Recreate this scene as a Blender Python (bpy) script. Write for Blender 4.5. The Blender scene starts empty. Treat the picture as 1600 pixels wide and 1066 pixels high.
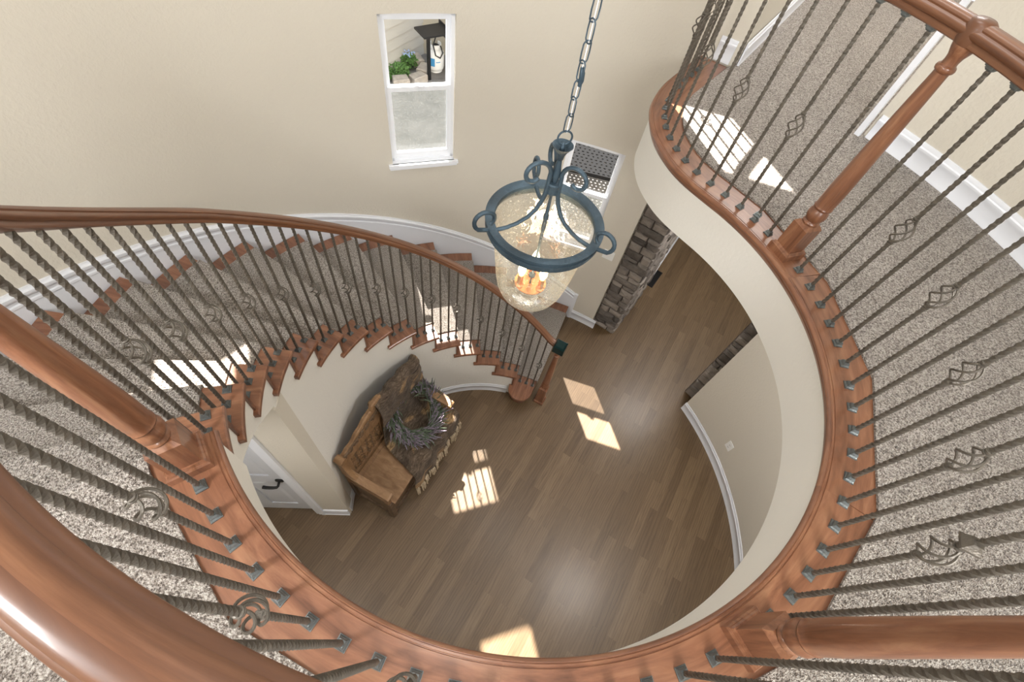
import bpy, bmesh, math, random
from math import sin, cos, pi, radians, degrees, hypot, atan2, sqrt
from mathutils import Vector, Matrix
from mathutils.geometry import tessellate_polygon
random.seed(7)
SC = bpy.context.scene
COL = SC.collection

# ------------------------------------------------------------------ camera
CAMH = 1.42
cam = bpy.data.cameras.new('camera'); camo = bpy.data.objects.new('camera', cam); COL.objects.link(camo)
right = Vector((0.992648, 0.0, 0.121040)); down = Vector((0.065281, -0.842092, -0.535369)); fwd = Vector((0.101927, 0.539334, -0.835900))
m = Matrix((( right.x, -down.x, -fwd.x, 0), (right.y, -down.y, -fwd.y, 0), (right.z, -down.z, -fwd.z, CAMH), (0, 0, 0, 1)))
camo.matrix_world = m
cam.sensor_width = 36; cam.lens = 728.4 / 1600 * 36; cam.clip_start = 0.02
SC.camera = camo
SC.view_settings.view_transform = 'Standard'; SC.view_settings.look = 'None'
SC.view_settings.gamma = 1; SC.view_settings.use_curve_mapping = False
SC.view_settings.exposure = 1.08

# ------------------------------------------------------------------ world, sun, lamps
W = bpy.data.worlds.new('daylight'); SC.world = W; W.use_nodes = True
bg = W.node_tree.nodes['Background']; bg.inputs[0].default_value = (0.80, 0.90, 1.0, 1); bg.inputs[1].default_value = 1.1

CX0, CY0 = 0.2697, 1.1032
SUN_AZ, SUN_EL = radians(-74.5), radians(49.4)
sd = Vector((cos(SUN_AZ) * cos(SUN_EL), sin(SUN_AZ) * cos(SUN_EL), -sin(SUN_EL)))
s = bpy.data.lights.new('sun', 'SUN'); s.energy = 21; s.angle = radians(0.6); s.color = (1.0, 0.94, 0.86)
so = bpy.data.objects.new('sun', s); COL.objects.link(so); so.rotation_euler = sd.to_track_quat('-Z', 'Y').to_euler(); so.location = (0, 6, 8)

def area(name, loc, size, power, color=(1, 0.985, 0.97), rot=(0, 0, 0), shape='DISK', sy=None):
    l = bpy.data.lights.new(name, 'AREA'); l.shape = shape; l.size = size; l.energy = power; l.color = color
    if sy: l.size_y = sy
    o = bpy.data.objects.new(name, l); COL.objects.link(o); o.location = loc; o.rotation_euler = rot; return o
area('overhead_fill', (0.1, 0.3, 2.84), 0.9, 10)  # unseen overhead fill, added to brighten the rooms; no fixture hangs here
area('landing_window_light', (-1.50, -0.48, 1.40), 0.7, 33, color=(0.98, 0.99, 1.0), rot=(radians(62), 0, radians(-4)), shape='RECTANGLE', sy=0.5)  # added lamp out of view, shades the step edges; no window here
area('front_fill', (1.0, -3.45, 1.95), 2.3, 112, color=(0.97, 0.985, 1.0), rot=(radians(80), 0, radians(6)), shape='RECTANGLE', sy=1.3)  # added fill from behind the camera, in place of unmodelled windows
area('overhead_fill', (0.9, 2.0, 2.84), 0.9, 11)  # second added fill over the stairwell
area('overhead_fill', (3.1, 4.2, 2.6), 0.9, 34)  # added fill for the upper hall
area('overhead_fill', (3.0, 3.3, -0.42), 0.8, 20)  # added fill for the entry-level hall
area('overhead_fill', (1.75, 0.6, -0.36), 0.7, 16)  # added fill under the right side of the landing
area('overhead_fill', (-1.3, -0.05, -0.7), 0.7, 7)  # added fill in front of the door

# ------------------------------------------------------------------ constants of the plan
CX, CY = 0.2697, 1.1032
RO = 2.465           # outer curved wall
RB = 1.227           # baluster line
RISE = 0.19589
FL = -16 * RISE      # entry floor
RST = 1.195          # wall under the stairs
def A(k): return 211.35 - 9.56 * k
def P(R, th, z=None):
    x = CX + R * cos(radians(th)); y = CY + R * sin(radians(th))
    return (x, y) if z is None else (x, y, z)

# ------------------------------------------------------------------ materials
def new_mat(name):
    mt = bpy.data.materials.new(name); mt.use_nodes = True
    nt = mt.node_tree; b = nt.nodes['Principled BSDF']; return mt, nt, b
def N(nt, t, **k):
    n = nt.nodes.new(t)
    for a, v in k.items():
        if a.startswith('i_'): n.inputs[a[2:].replace('_', ' ')].default_value = v
        else: setattr(n, a, v)
    return n
def ramp(nt, stops):
    r = N(nt, 'ShaderNodeValToRGB'); e = r.color_ramp.elements
    e[0].position, e[0].color = stops[0][0], (*stops[0][1], 1)
    e[1].position, e[1].color = stops[-1][0], (*stops[-1][1], 1)
    for p, c in stops[1:-1]:
        x = e.new(p); x.color = (*c, 1)
    return r
def simple(name, col, rough=0.5, metal=0.0, bump=0.0, bscale=60, var=0.0, vscale=3, spec=0.5):
    mt, nt, b = new_mat(name); L = nt.links.new
    b.inputs['Base Color'].default_value = (*col, 1); b.inputs['Roughness'].default_value = rough; b.inputs['Metallic'].default_value = metal
    b.inputs['Specular IOR Level'].default_value = spec
    tc = N(nt, 'ShaderNodeTexCoord')
    if var:
        n = N(nt, 'ShaderNodeTexNoise', i_Scale=vscale, i_Detail=5.0); L(tc.outputs['Object'], n.inputs['Vector'])
        r = ramp(nt, [(0.3, tuple(c * (1 - var) for c in col)), (0.7, tuple(min(1, c * (1 + var)) for c in col))])
        L(n.outputs['Fac'], r.inputs['Fac']); L(r.outputs['Color'], b.inputs['Base Color'])
    if bump:
        n = N(nt, 'ShaderNodeTexNoise', i_Scale=bscale, i_Detail=3.0); L(tc.outputs['Object'], n.inputs['Vector'])
        bp = N(nt, 'ShaderNodeBump', i_Strength=bump, i_Distance=0.01); L(n.outputs['Fac'], bp.inputs['Height']); L(bp.outputs['Normal'], b.inputs['Normal'])
    return mt
M = {}
M['wall'] = simple('wall_paint', (0.61, 0.568, 0.49), 0.75, bump=0.25, bscale=55, spec=0.2)
M['fascia'] = simple('wall_paint_lit', (0.73, 0.71, 0.665), 0.7, bump=0.18, bscale=55, spec=0.2)  # same paint as the walls, lightened to carry the brighter light there
M['ceil'] = simple('ceiling_paint', (0.78, 0.77, 0.74), 0.8)
M['trim'] = simple('white_trim_paint', (0.76, 0.78, 0.83), 0.4)
M['frame'] = simple('white_vinyl', (0.82, 0.84, 0.88), 0.35)
M['door'] = simple('white_door_paint', (0.62, 0.64, 0.68), 0.4)
M['iron'] = simple('bronze_iron', (0.13, 0.114, 0.094), 0.42, 0.45, bump=0.3, bscale=120, var=0.3, vscale=14)
M['shoe'] = simple('pewter_iron', (0.14, 0.158, 0.158), 0.38, 0.55, bump=0.3, bscale=90, var=0.35, vscale=25)
M['lantern'] = simple('blue_grey_iron', (0.040, 0.066, 0.088), 0.5, 0.35, bump=0.35, bscale=70, var=0.4, vscale=10)
M['black'] = simple('black_metal', (0.014, 0.014, 0.015), 0.5, 0.3)
M['plate'] = simple('white_plastic', (0.82, 0.82, 0.80), 0.4)
M['copper'] = simple('copper_plate', (0.55, 0.25, 0.12), 0.35, 0.8)

def wood(name, c1, c2, c3, rough=0.3, uv=True, sx=1.2, sy=26, rot=0.0, coat=0.35, bump=0.08):
    mt, nt, b = new_mat(name); L = nt.links.new
    tc = N(nt, 'ShaderNodeTexCoord'); mp = N(nt, 'ShaderNodeMapping'); mp.inputs['Scale'].default_value = (sx, sy, sy); mp.inputs['Rotation'].default_value = (0, 0, rot)
    L(tc.outputs['UV' if uv else 'Object'], mp.inputs['Vector'])
    n = N(nt, 'ShaderNodeTexNoise', i_Scale=1.6, i_Detail=9.0, i_Roughness=0.66, i_Distortion=0.8); L(mp.outputs['Vector'], n.inputs['Vector'])
    r = ramp(nt, [(0.28, c1), (0.5, c2), (0.74, c3)]); L(n.outputs['Fac'], r.inputs['Fac']); L(r.outputs['Color'], b.inputs['Base Color'])
    b.inputs['Roughness'].default_value = rough; b.inputs['Coat Weight'].default_value = coat; b.inputs['Coat Roughness'].default_value = 0.12
    bp = N(nt, 'ShaderNodeBump', i_Strength=bump, i_Distance=0.003); L(n.outputs['Fac'], bp.inputs['Height']); L(bp.outputs['Normal'], b.inputs['Normal'])
    return mt
OAK = ((0.10, 0.036, 0.016), (0.205, 0.084, 0.042), (0.31, 0.152, 0.080))
M['rail'] = wood('stained_oak_rail', (0.070, 0.024, 0.010), (0.14, 0.055, 0.023), (0.24, 0.108, 0.052), rough=0.44, sx=0.9, sy=16, coat=0.14)
M['oak'] = wood('stained_oak', *OAK, rough=0.36, sx=2.0, sy=14)
M['oakd'] = wood('stained_oak_edge', (0.09, 0.03, 0.014), (0.155, 0.06, 0.029), (0.22, 0.095, 0.05), uv=False, rough=0.36, sx=6, sy=6)
M['oakv'] = wood('stained_oak_newel', *OAK, uv=False, rough=0.33, sx=26, sy=26)   # vertical grain set below
for n in M['oakv'].node_tree.nodes:
    if n.type == 'MAPPING': n.inputs['Scale'].default_value = (22, 22, 2.0)
M['pine'] = wood('carved_honey_wood', (0.17, 0.085, 0.032), (0.25, 0.14, 0.065), (0.36, 0.215, 0.11), uv=False, rough=0.5, sx=14, sy=5, coat=0.05, bump=0.3)
M['pined'] = wood('aged_dark_wood', (0.06, 0.035, 0.018), (0.13, 0.08, 0.045), (0.21, 0.14, 0.085), uv=False, rough=0.6, sx=10, sy=10, coat=0.0, bump=0.4)

def floor_mat():
    mt, nt, b = new_mat('oak_plank_floor'); L = nt.links.new
    tc = N(nt, 'ShaderNodeTexCoord'); mp = N(nt, 'ShaderNodeMapping'); mp.inputs['Rotation'].default_value = (0, 0, radians(-58.5))
    L(tc.outputs['Object'], mp.inputs['Vector'])
    br = N(nt, 'ShaderNodeTexBrick', offset=0.37, offset_frequency=2)
    for k, v in (('Scale', 1.0), ('Mortar Size', 0.0009), ('Mortar Smooth', 0.2), ('Bias', 0.0), ('Brick Width', 0.74), ('Row Height', 0.0825)): br.inputs[k].default_value = v
    br.inputs['Color1'].default_value = (0, 0, 0, 1); br.inputs['Color2'].default_value = (1, 1, 1, 1); br.inputs['Mortar'].default_value = (0.3, 0.3, 0.3, 1)
    L(mp.outputs['Vector'], br.inputs['Vector'])
    pl = ramp(nt, [(0.0, (0.112, 0.070, 0.035)), (0.35, (0.128, 0.081, 0.041)), (0.7, (0.144, 0.092, 0.048)), (1.0, (0.168, 0.110, 0.059))]); L(br.outputs['Color'], pl.inputs['Fac'])
    # grain, shifted plank by plank
    sc = N(nt, 'ShaderNodeVectorMath', operation='SCALE'); sc.inputs['Scale'].default_value = 7.3; L(br.outputs['Color'], sc.inputs[0])
    ad = N(nt, 'ShaderNodeVectorMath', operation='ADD'); L(mp.outputs['Vector'], ad.inputs[0]); L(sc.outputs['Vector'], ad.inputs[1])
    m2 = N(nt, 'ShaderNodeMapping'); m2.inputs['Scale'].default_value = (2.2, 26, 1); L(ad.outputs['Vector'], m2.inputs['Vector'])
    g = N(nt, 'ShaderNodeTexNoise', i_Scale=1.5, i_Detail=7.0, i_Roughness=0.65, i_Distortion=1.4); L(m2.outputs['Vector'], g.inputs['Vector'])
    m3 = N(nt, 'ShaderNodeMapping'); m3.inputs['Scale'].default_value = (1.3, 9, 1); L(ad.outputs['Vector'], m3.inputs['Vector'])
    wv = N(nt, 'ShaderNodeTexWave', wave_type='RINGS', i_Scale=1.6, i_Distortion=7.0, i_Detail=2.0); L(m3.outputs['Vector'], wv.inputs['Vector'])
    gr = ramp(nt, [(0.25, (0.72, 0.68, 0.64)), (0.5, (1, 1, 1)), (0.8, (1.16, 1.15, 1.13))]); L(g.outputs['Fac'], gr.inputs['Fac'])
    wr = ramp(nt, [(0.0, (0.83, 0.80, 0.77)), (0.35, (1, 1, 1)), (1.0, (1.04, 1.04, 1.04))]); L(wv.outputs['Fac'], wr.inputs['Fac'])
    x1 = N(nt, 'ShaderNodeMixRGB', blend_type='MULTIPLY'); x1.inputs[0].default_value = 1; L(pl.outputs['Color'], x1.inputs[1]); L(gr.outputs['Color'], x1.inputs[2])
    x2 = N(nt, 'ShaderNodeMixRGB', blend_type='MULTIPLY'); x2.inputs[0].default_value = 1; L(x1.outputs['Color'], x2.inputs[1]); L(wr.outputs['Color'], x2.inputs[2])
    L(x2.outputs['Color'], b.inputs['Base Color'])
    b.inputs['Roughness'].default_value = 0.45; b.inputs['Coat Weight'].default_value = 0.1; b.inputs['Coat Roughness'].default_value = 0.2
    bp = N(nt, 'ShaderNodeBump', i_Strength=0.12, i_Distance=0.002); L(g.outputs['Fac'], bp.inputs['Height']); L(bp.outputs['Normal'], b.inputs['Normal'])
    return mt
M['floor'] = floor_mat()

def carpet_mat():
    mt, nt, b = new_mat('speckled_carpet'); L = nt.links.new
    tc = N(nt, 'ShaderNodeTexCoord')
    a = N(nt, 'ShaderNodeTexNoise', i_Scale=150.0, i_Detail=2.0, i_Roughness=0.7); L(tc.outputs['Object'], a.inputs['Vector'])
    v = N(nt, 'ShaderNodeTexVoronoi', i_Scale=230.0); L(tc.outputs['Object'], v.inputs['Vector'])
    big = N(nt, 'ShaderNodeTexNoise', i_Scale=5.0, i_Detail=3.0); L(tc.outputs['Object'], big.inputs['Vector'])
    r = ramp(nt, [(0.34, (0.055, 0.043, 0.035)), (0.45, (0.205, 0.174, 0.150)), (0.56, (0.375, 0.34, 0.307)), (0.7, (0.54, 0.51, 0.47))]); L(a.outputs['Fac'], r.inputs['Fac'])
    r2 = ramp(nt, [(0.3, (0.93, 0.92, 0.90)), (0.7, (1.05, 1.04, 1.03))]); L(big.outputs['Fac'], r2.inputs['Fac'])
    x = N(nt, 'ShaderNodeMixRGB', blend_type='MULTIPLY'); x.inputs[0].default_value = 1; L(r.outputs['Color'], x.inputs[1]); L(r2.outputs['Color'], x.inputs[2])
    L(x.outputs['Color'], b.inputs['Base Color']); b.inputs['Roughness'].default_value = 0.95; b.inputs['Specular IOR Level'].default_value = 0.1
    b.inputs['Sheen Weight'].default_value = 0.25
    bp = N(nt, 'ShaderNodeBump', i_Strength=0.9, i_Distance=0.006); L(v.outputs['Distance'], bp.inputs['Height']); L(bp.outputs['Normal'], b.inputs['Normal'])
    return mt
M['carpet'] = carpet_mat()

def glass_mat(name, tint=(1, 1, 1), gl=0.06, bump=0.0, milky=0.0, milkcol=(1, 1, 1), fk=0.35):
    mt, nt, b = new_mat(name); L = nt.links.new; nt.nodes.remove(b); out = nt.nodes['Material Output']
    t = N(nt, 'ShaderNodeBsdfTransparent'); t.inputs[0].default_value = (*tint, 1)
    g = N(nt, 'ShaderNodeBsdfGlossy'); g.inputs['Roughness'].default_value = 0.03
    lw = N(nt, 'ShaderNodeLayerWeight', i_Blend=0.35)
    mu = N(nt, 'ShaderNodeMath', operation='MULTIPLY_ADD'); mu.inputs[1].default_value = fk; mu.inputs[2].default_value = gl; L(lw.outputs['Fresnel'], mu.inputs[0])
    mx = N(nt, 'ShaderNodeMixShader'); L(mu.outputs[0], mx.inputs[0]); L(t.outputs[0], mx.inputs[1]); L(g.outputs[0], mx.inputs[2])
    last = mx
    if bump:
        tc = N(nt, 'ShaderNodeTexCoord'); n = N(nt, 'ShaderNodeTexNoise', i_Scale=40.0, i_Detail=2.0); L(tc.outputs['Object'], n.inputs['Vector'])
        bp = N(nt, 'ShaderNodeBump', i_Strength=bump, i_Distance=0.01); L(n.outputs['Fac'], bp.inputs['Height']); L(bp.outputs['Normal'], g.inputs['Normal']); L(bp.outputs['Normal'], lw.inputs['Normal'])
    if milky:
        d = N(nt, 'ShaderNodeBsdfDiffuse'); d.inputs[0].default_value = (*milkcol, 1); tr = N(nt, 'ShaderNodeBsdfTranslucent'); tr.inputs[0].default_value = (*milkcol, 1)
        ds = N(nt, 'ShaderNodeAddShader'); L(d.outputs[0], ds.inputs[0]); L(tr.outputs[0], ds.inputs[1])
        tc = N(nt, 'ShaderNodeTexCoord'); v = N(nt, 'ShaderNodeTexVoronoi', i_Scale=105.0); L(tc.outputs['Object'], v.inputs['Vector'])
        r = ramp(nt, [(0.16, (1, 1, 1)), (0.34, (milky, milky, milky))]); r.color_ramp.elements[0].color = (0.32, 0.32, 0.32, 1); L(v.outputs['Distance'], r.inputs['Fac'])
        m2 = N(nt, 'ShaderNodeMixShader'); L(r.outputs['Color'], m2.inputs[0]); L(mx.outputs[0], m2.inputs[1]); L(ds.outputs[0], m2.inputs[2]); last = m2
    L(last.outputs[0], out.inputs['Surface']); return mt
M['glass'] = glass_mat('window_glass', gl=0.0, fk=0.10)
M['screen'] = glass_mat('insect_screen', tint=(0.85, 0.85, 0.85), gl=0.0, milky=0.10, milkcol=(0.22, 0.23, 0.22))
M['seeded'] = glass_mat('seeded_glass', tint=(0.97, 0.98, 0.96), gl=0.05, bump=0.22, milky=0.07, milkcol=(0.50, 0.48, 0.42))
def emit(name, col, st):
    mt, nt, b = new_mat(name); b.inputs['Base Color'].default_value = (*col, 1); b.inputs['Emission Color'].default_value = (*col, 1); b.inputs['Emission Strength'].default_value = st; return mt
M['bulb'] = emit('lit_bulb', (1.0, 0.74, 0.42), 9)

def stone_mat():
    mt, nt, b = new_mat('stacked_stone'); L = nt.links.new
    tc = N(nt, 'ShaderNodeTexCoord'); n = N(nt, 'ShaderNodeTexNoise', i_Scale=9.0, i_Detail=9.0, i_Roughness=0.7); L(tc.outputs['Object'], n.inputs['Vector'])
    at = N(nt, 'ShaderNodeAttribute', attribute_name='tone'); ad = N(nt, 'ShaderNodeMath', operation='MULTIPLY_ADD'); ad.inputs[1].default_value = 0.5; ad.inputs[2].default_value = 0.0
    L(n.outputs['Fac'], ad.inputs[0]); a2 = N(nt, 'ShaderNodeMath', operation='MULTIPLY_ADD'); a2.inputs[1].default_value = 0.5; L(at.outputs['Fac'], a2.inputs[0]); L(ad.outputs[0], a2.inputs[2])
    r = ramp(nt, [(0.2, (0.06, 0.05, 0.043)), (0.45, (0.17, 0.145, 0.125)), (0.75, (0.33, 0.285, 0.245))]); L(a2.outputs[0], r.inputs['Fac']); L(r.outputs['Color'], b.inputs['Base Color'])
    b.inputs['Roughness'].default_value = 0.9
    bp = N(nt, 'ShaderNodeBump', i_Strength=0.9, i_Distance=0.02); L(n.outputs['Fac'], bp.inputs['Height']); L(bp.outputs['Normal'], b.inputs['Normal']); return mt
M['stone'] = stone_mat()

# ------------------------------------------------------------------ mesh builder
class MB:
    def __init__(self): self.v = []; self.f = []; self.uv = {}; self.mi = []; self.cur = 0; self.tone = []; self.t = 0.5
    def vert(self, p): self.v.append(tuple(p)); self.tone.append(self.t); return len(self.v) - 1
    def face(self, idx, uv=None):
        self.f.append(tuple(idx)); self.mi.append(self.cur)
        if uv: self.uv[len(self.f) - 1] = uv
    def grid(self, rows, closed=False, uvs=None, flip=False):
        """rows: list of lists of points; closed: last column joins the first"""
        ids = [[self.vert(p) for p in r] for r in rows]; n = len(rows[0])
        for i in range(len(rows) - 1):
            for j in range(n if closed else n - 1):
                k = (j + 1) % n
                q = [ids[i][j], ids[i][k], ids[i + 1][k], ids[i + 1][j]]
                u = None
                if uvs:
                    us, vs = uvs; vk = vs[j + 1] if j + 1 < len(vs) else vs[-1]
                    u = [(us[i], vs[j]), (us[i], vk), (us[i + 1], vk), (us[i + 1], vs[j])]
                if flip: q = q[::-1]; u = u[::-1] if u else None
                self.face(q, u)
        return ids
    def box(self, lo, hi, mat=None):
        c = [(x, y, z) for x in (lo[0], hi[0]) for y in (lo[1], hi[1]) for z in (lo[2], hi[2])]
        if mat: c = [tuple(mat @ Vector(p)) for p in c]
        i = [self.vert(p) for p in c]
        for q in ((0, 1, 3, 2), (4, 6, 7, 5), (0, 4, 5, 1), (2, 3, 7, 6), (0, 2, 6, 4), (1, 5, 7, 3)): self.face([i[a] for a in q])
    def frustum(self, z0, a, z1, b_, mat=None):
        """square frustum, half sizes a and b_"""
        c = [(sx * r, sy * r, z) for z, r in ((z0, a), (z1, b_)) for sx, sy in ((-1, -1), (1, -1), (1, 1), (-1, 1))]
        if mat: c = [tuple(mat @ Vector(p)) for p in c]
        i = [self.vert(p) for p in c]
        self.face([i[3], i[2], i[1], i[0]]); self.face(i[4:8])
        for j in range(4): k = (j + 1) % 4; self.face([i[j], i[k], i[4 + k], i[4 + j]])
    def prism(self, poly, z0, z1, mat=None, bevel=0.0):
        """closed outline poly (x, y) counter-clockwise raised from z0 to z1"""
        def T(p): return tuple(mat @ Vector(p)) if mat else p
        n = len(poly); lo = [self.vert(T((x, y, z0))) for x, y in poly]
        if bevel:
            cx_ = sum(p[0] for p in poly) / n; cy_ = sum(p[1] for p in poly) / n
            hi0 = [self.vert(T((x, y, z1 - bevel))) for x, y in poly]
            ins = []
            for i in range(n):
                a = Vector(poly[i - 1]); b_ = Vector(poly[i]); c = Vector(poly[(i + 1) % n])
                e1 = (b_ - a).normalized(); e2 = (c - b_).normalized(); nn = Vector((-(e1.y + e2.y), e1.x + e2.x)); 
                if nn.length < 1e-6: nn = Vector((-e1.y, e1.x))
                nn.normalize(); d = bevel / max(0.4, nn.dot(Vector((-e1.y, e1.x)))); ins.append((b_ + nn * d))
            hi = [self.vert(T((p.x, p.y, z1))) for p in ins]; poly_t = [(p.x, p.y) for p in ins]
            for i in range(n): k = (i + 1) % n; self.face([lo[i], lo[k], hi0[k], hi0[i]]); self.face([hi0[i], hi0[k], hi[k], hi[i]])
        else:
            hi = [self.vert(T((x, y, z1))) for x, y in poly]; poly_t = poly
            for i in range(n): k = (i + 1) % n; self.face([lo[i], lo[k], hi[k], hi[i]])
        tris = tessellate_polygon([[Vector((x, y, 0)) for x, y in poly]])
        for t in tris:
            a, b_, c = [Vector(poly[q]) for q in t]
            if (b_ - a).cross(c - a) < 0: t = t[::-1]
            self.face([hi[q] for q in t]); self.face([lo[q] for q in t[::-1]])
    def tube(self, pts, r, n=8, closed=False, cap=True, twist=0.0, square=False):
        """round (or square) tube through 3D points; r number or function of 0..1"""
        pts = [Vector(p) for p in pts]; m_ = len(pts); rows = []
        up = None
        for i, p in enumerate(pts):
            a = pts[(i - 1) % m_] if (closed or i) else p; b_ = pts[(i + 1) % m_] if (closed or i < m_ - 1) else p
            t = (b_ - a).normalized()
            if up is None:
                up = Vector((0, 0, 1)) if abs(t.z) < 0.9 else Vector((1, 0, 0))
            s_ = t.cross(up); 
            if s_.length < 1e-6: s_ = t.cross(Vector((0, 1, 0)))
            s_.normalize(); up = s_.cross(t).normalized()
            rr = r(i / (m_ - 1)) if callable(r) else r
            rows.append([tuple(p + (s_ * cos(2 * pi * j / n + twist * i) + up * sin(2 * pi * j / n + twist * i)) * rr) for j in range(n)])
        if closed: rows.append(rows[0])
        ids = self.grid(rows, True)
        if cap and not closed:
            self.face(ids[0][::-1]); self.face(ids[-1])
    def lathe(self, prof, n=24, c=(0, 0), caps=True, mat=None):
        rows = [[(c[0] + r * cos(2 * pi * j / n), c[1] + r * sin(2 * pi * j / n), z) for j in range(n)] for r, z in prof]
        if mat: rows = [[tuple(mat @ Vector(p)) for p in row] for row in rows]
        ids = self.grid(rows, True)
        if caps:
            if prof[0][0] > 1e-5: self.face(ids[0][::-1])
            if prof[-1][0] > 1e-5: self.face(ids[-1])
    def sweep(self, path, prof, caps=True, u0=0.0):
        """path: (x, y, z) points; prof: closed list (offset to the right of the way, height) """
        n = len(path); rows = []; us = []; d = u0
        for i, p in enumerate(path):
            a = path[max(0, i - 1)]; b_ = path[min(n - 1, i + 1)]
            t = Vector((b_[0] - a[0], b_[1] - a[1])).normalized(); r = (t.y, -t.x)
            rows.append([(p[0] + r[0] * o, p[1] + r[1] * o, p[2] + h) for o, h in prof])
            if i: d += hypot(p[0] - path[i - 1][0], p[1] - path[i - 1][1])
            us.append(d)
        vs = [0.0]
        for j in range(len(prof)):
            q = prof[(j + 1) % len(prof)]; vs.append(vs[-1] + hypot(q[0] - prof[j][0], q[1] - prof[j][1]))
        ids = self.grid(rows, True, (us, vs))
        if caps:
            for row, rev in ((ids[0], True), (ids[-1], False)):
                tr = tessellate_polygon([[Vector((o, h, 0)) for o, h in prof]])
                for t in tr: self.face([row[q] for q in t])
    def build(self, name, mats, parent=None, smooth=None, loc=None, tone=False, fix=True):
        me = bpy.data.meshes.new(name); me.from_pydata(self.v, [], self.f)
        for mt in (mats if isinstance(mats, (list, tuple)) else [mats]): me.materials.append(M[mt] if isinstance(mt, str) else mt)
        me.polygons.foreach_set('material_index', self.mi)
        if self.uv:
            ul = me.uv_layers.new(name='UVMap')
            for pi_, po in enumerate(me.polygons):
                u = self.uv.get(pi_)
                for q, li in enumerate(po.loop_indices):
                    ul.data[li].uv = u[q] if u else (me.vertices[me.loops[li].vertex_index].co.x, me.vertices[me.loops[li].vertex_index].co.y)
        if tone:
            a = me.attributes.new('tone', 'FLOAT', 'POINT'); a.data.foreach_set('value', self.tone)
        me.update(); me.validate()
        if fix:
            bm = bmesh.new(); bm.from_mesh(me); bmesh.ops.recalc_face_normals(bm, faces=bm.faces); bm.to_mesh(me); bm.free()
        if smooth is not None:
            for po in me.polygons: po.use_smooth = True
            me.set_sharp_from_angle(angle=radians(smooth))
        o = bpy.data.objects.new(name, me); COL.objects.link(o)
        if parent: o.parent = parent
        if loc: o.location = loc
        return o
def tag(o, label, cat, group=None, kind=None):
    o['label'] = label; o['category'] = cat
    if group: o['group'] = group
    if kind: o['kind'] = kind
    return o
def struct(o): o['kind'] = 'structure'; return o
def thing(name, label, cat, loc=(0, 0, 0), rotz=0.0, group=None):
    e = bpy.data.objects.new(name, None); COL.objects.link(e); e.location = loc; e.rotation_euler = (0, 0, rotz); e.empty_display_size = 0.1
    return tag(e, label, cat, group)
def copy_tree(o, parent=None):
    c = o.copy(); COL.objects.link(c)
    if parent: c.parent = parent
    for ch in [x for x in o.children]: copy_tree(ch, c)
    return c

# ------------------------------------------------------------------ plan curves
def catmull(pts, step):
    out = []
    for i in range(len(pts) - 1):
        p0 = Vector(pts[max(0, i - 1)]); p1 = Vector(pts[i]); p2 = Vector(pts[i + 1]); p3 = Vector(pts[min(len(pts) - 1, i + 2)])
        n = max(1, int((p2 - p1).length / step))
        for j in range(n):
            t = j / n
            out.append(0.5 * ((2 * p1) + (p2 - p0) * t + (2 * p0 - 5 * p1 + 4 * p2 - p3) * t * t + (3 * p1 - p0 - 3 * p2 + p3) * t ** 3))
    out.append(Vector(pts[-1])); return out
S_PTS = [(1.19, 1.92), (1.13, 2.005), (1.085, 2.09), (1.055, 2.18), (1.035, 2.27), (1.028, 2.36), (1.035, 2.46), (1.055, 2.56), (1.09, 2.65), (1.135, 2.74), (1.19, 2.83), (1.25, 2.91), (1.32, 3.00), (1.39, 3.09), (1.455, 3.17), (1.50, 3.225)]
base_pts = [P(RB, t) for t in range(-150, 37, 3)] + S_PTS
BPATH = catmull(base_pts, 0.03)                  # the line the landing balusters stand on
BP3 = [(p.x, p.y, 0.0) for p in BPATH]
def offset_path(off, z=0.0, pts=BPATH):
    out = []
    for i, p in enumerate(pts):
        a = pts[max(0, i - 1)]; b_ = pts[min(len(pts) - 1, i + 1)]; t = (b_ - a).normalized()
        out.append((p.x + t.y * off, p.y - t.x * off, z))
    return out

# ================================================================== SETTING
# entry floor
b = MB(); b.prism([P(RO + .1, t) for t in range(0, 360, 5)], FL - 0.03, FL)
b2 = MB(); 
fl = MB(); fl.prism([(-3.2, -2.2), (5.9, -2.2), (5.9, 6.2), (2.9, 6.2), (1.66, 3.32), (0.3, 3.66), (-1.6, 3.1), (-3.2, 1.2)], FL - 0.04, FL)
struct(fl.build('floor', 'floor'))

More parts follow.
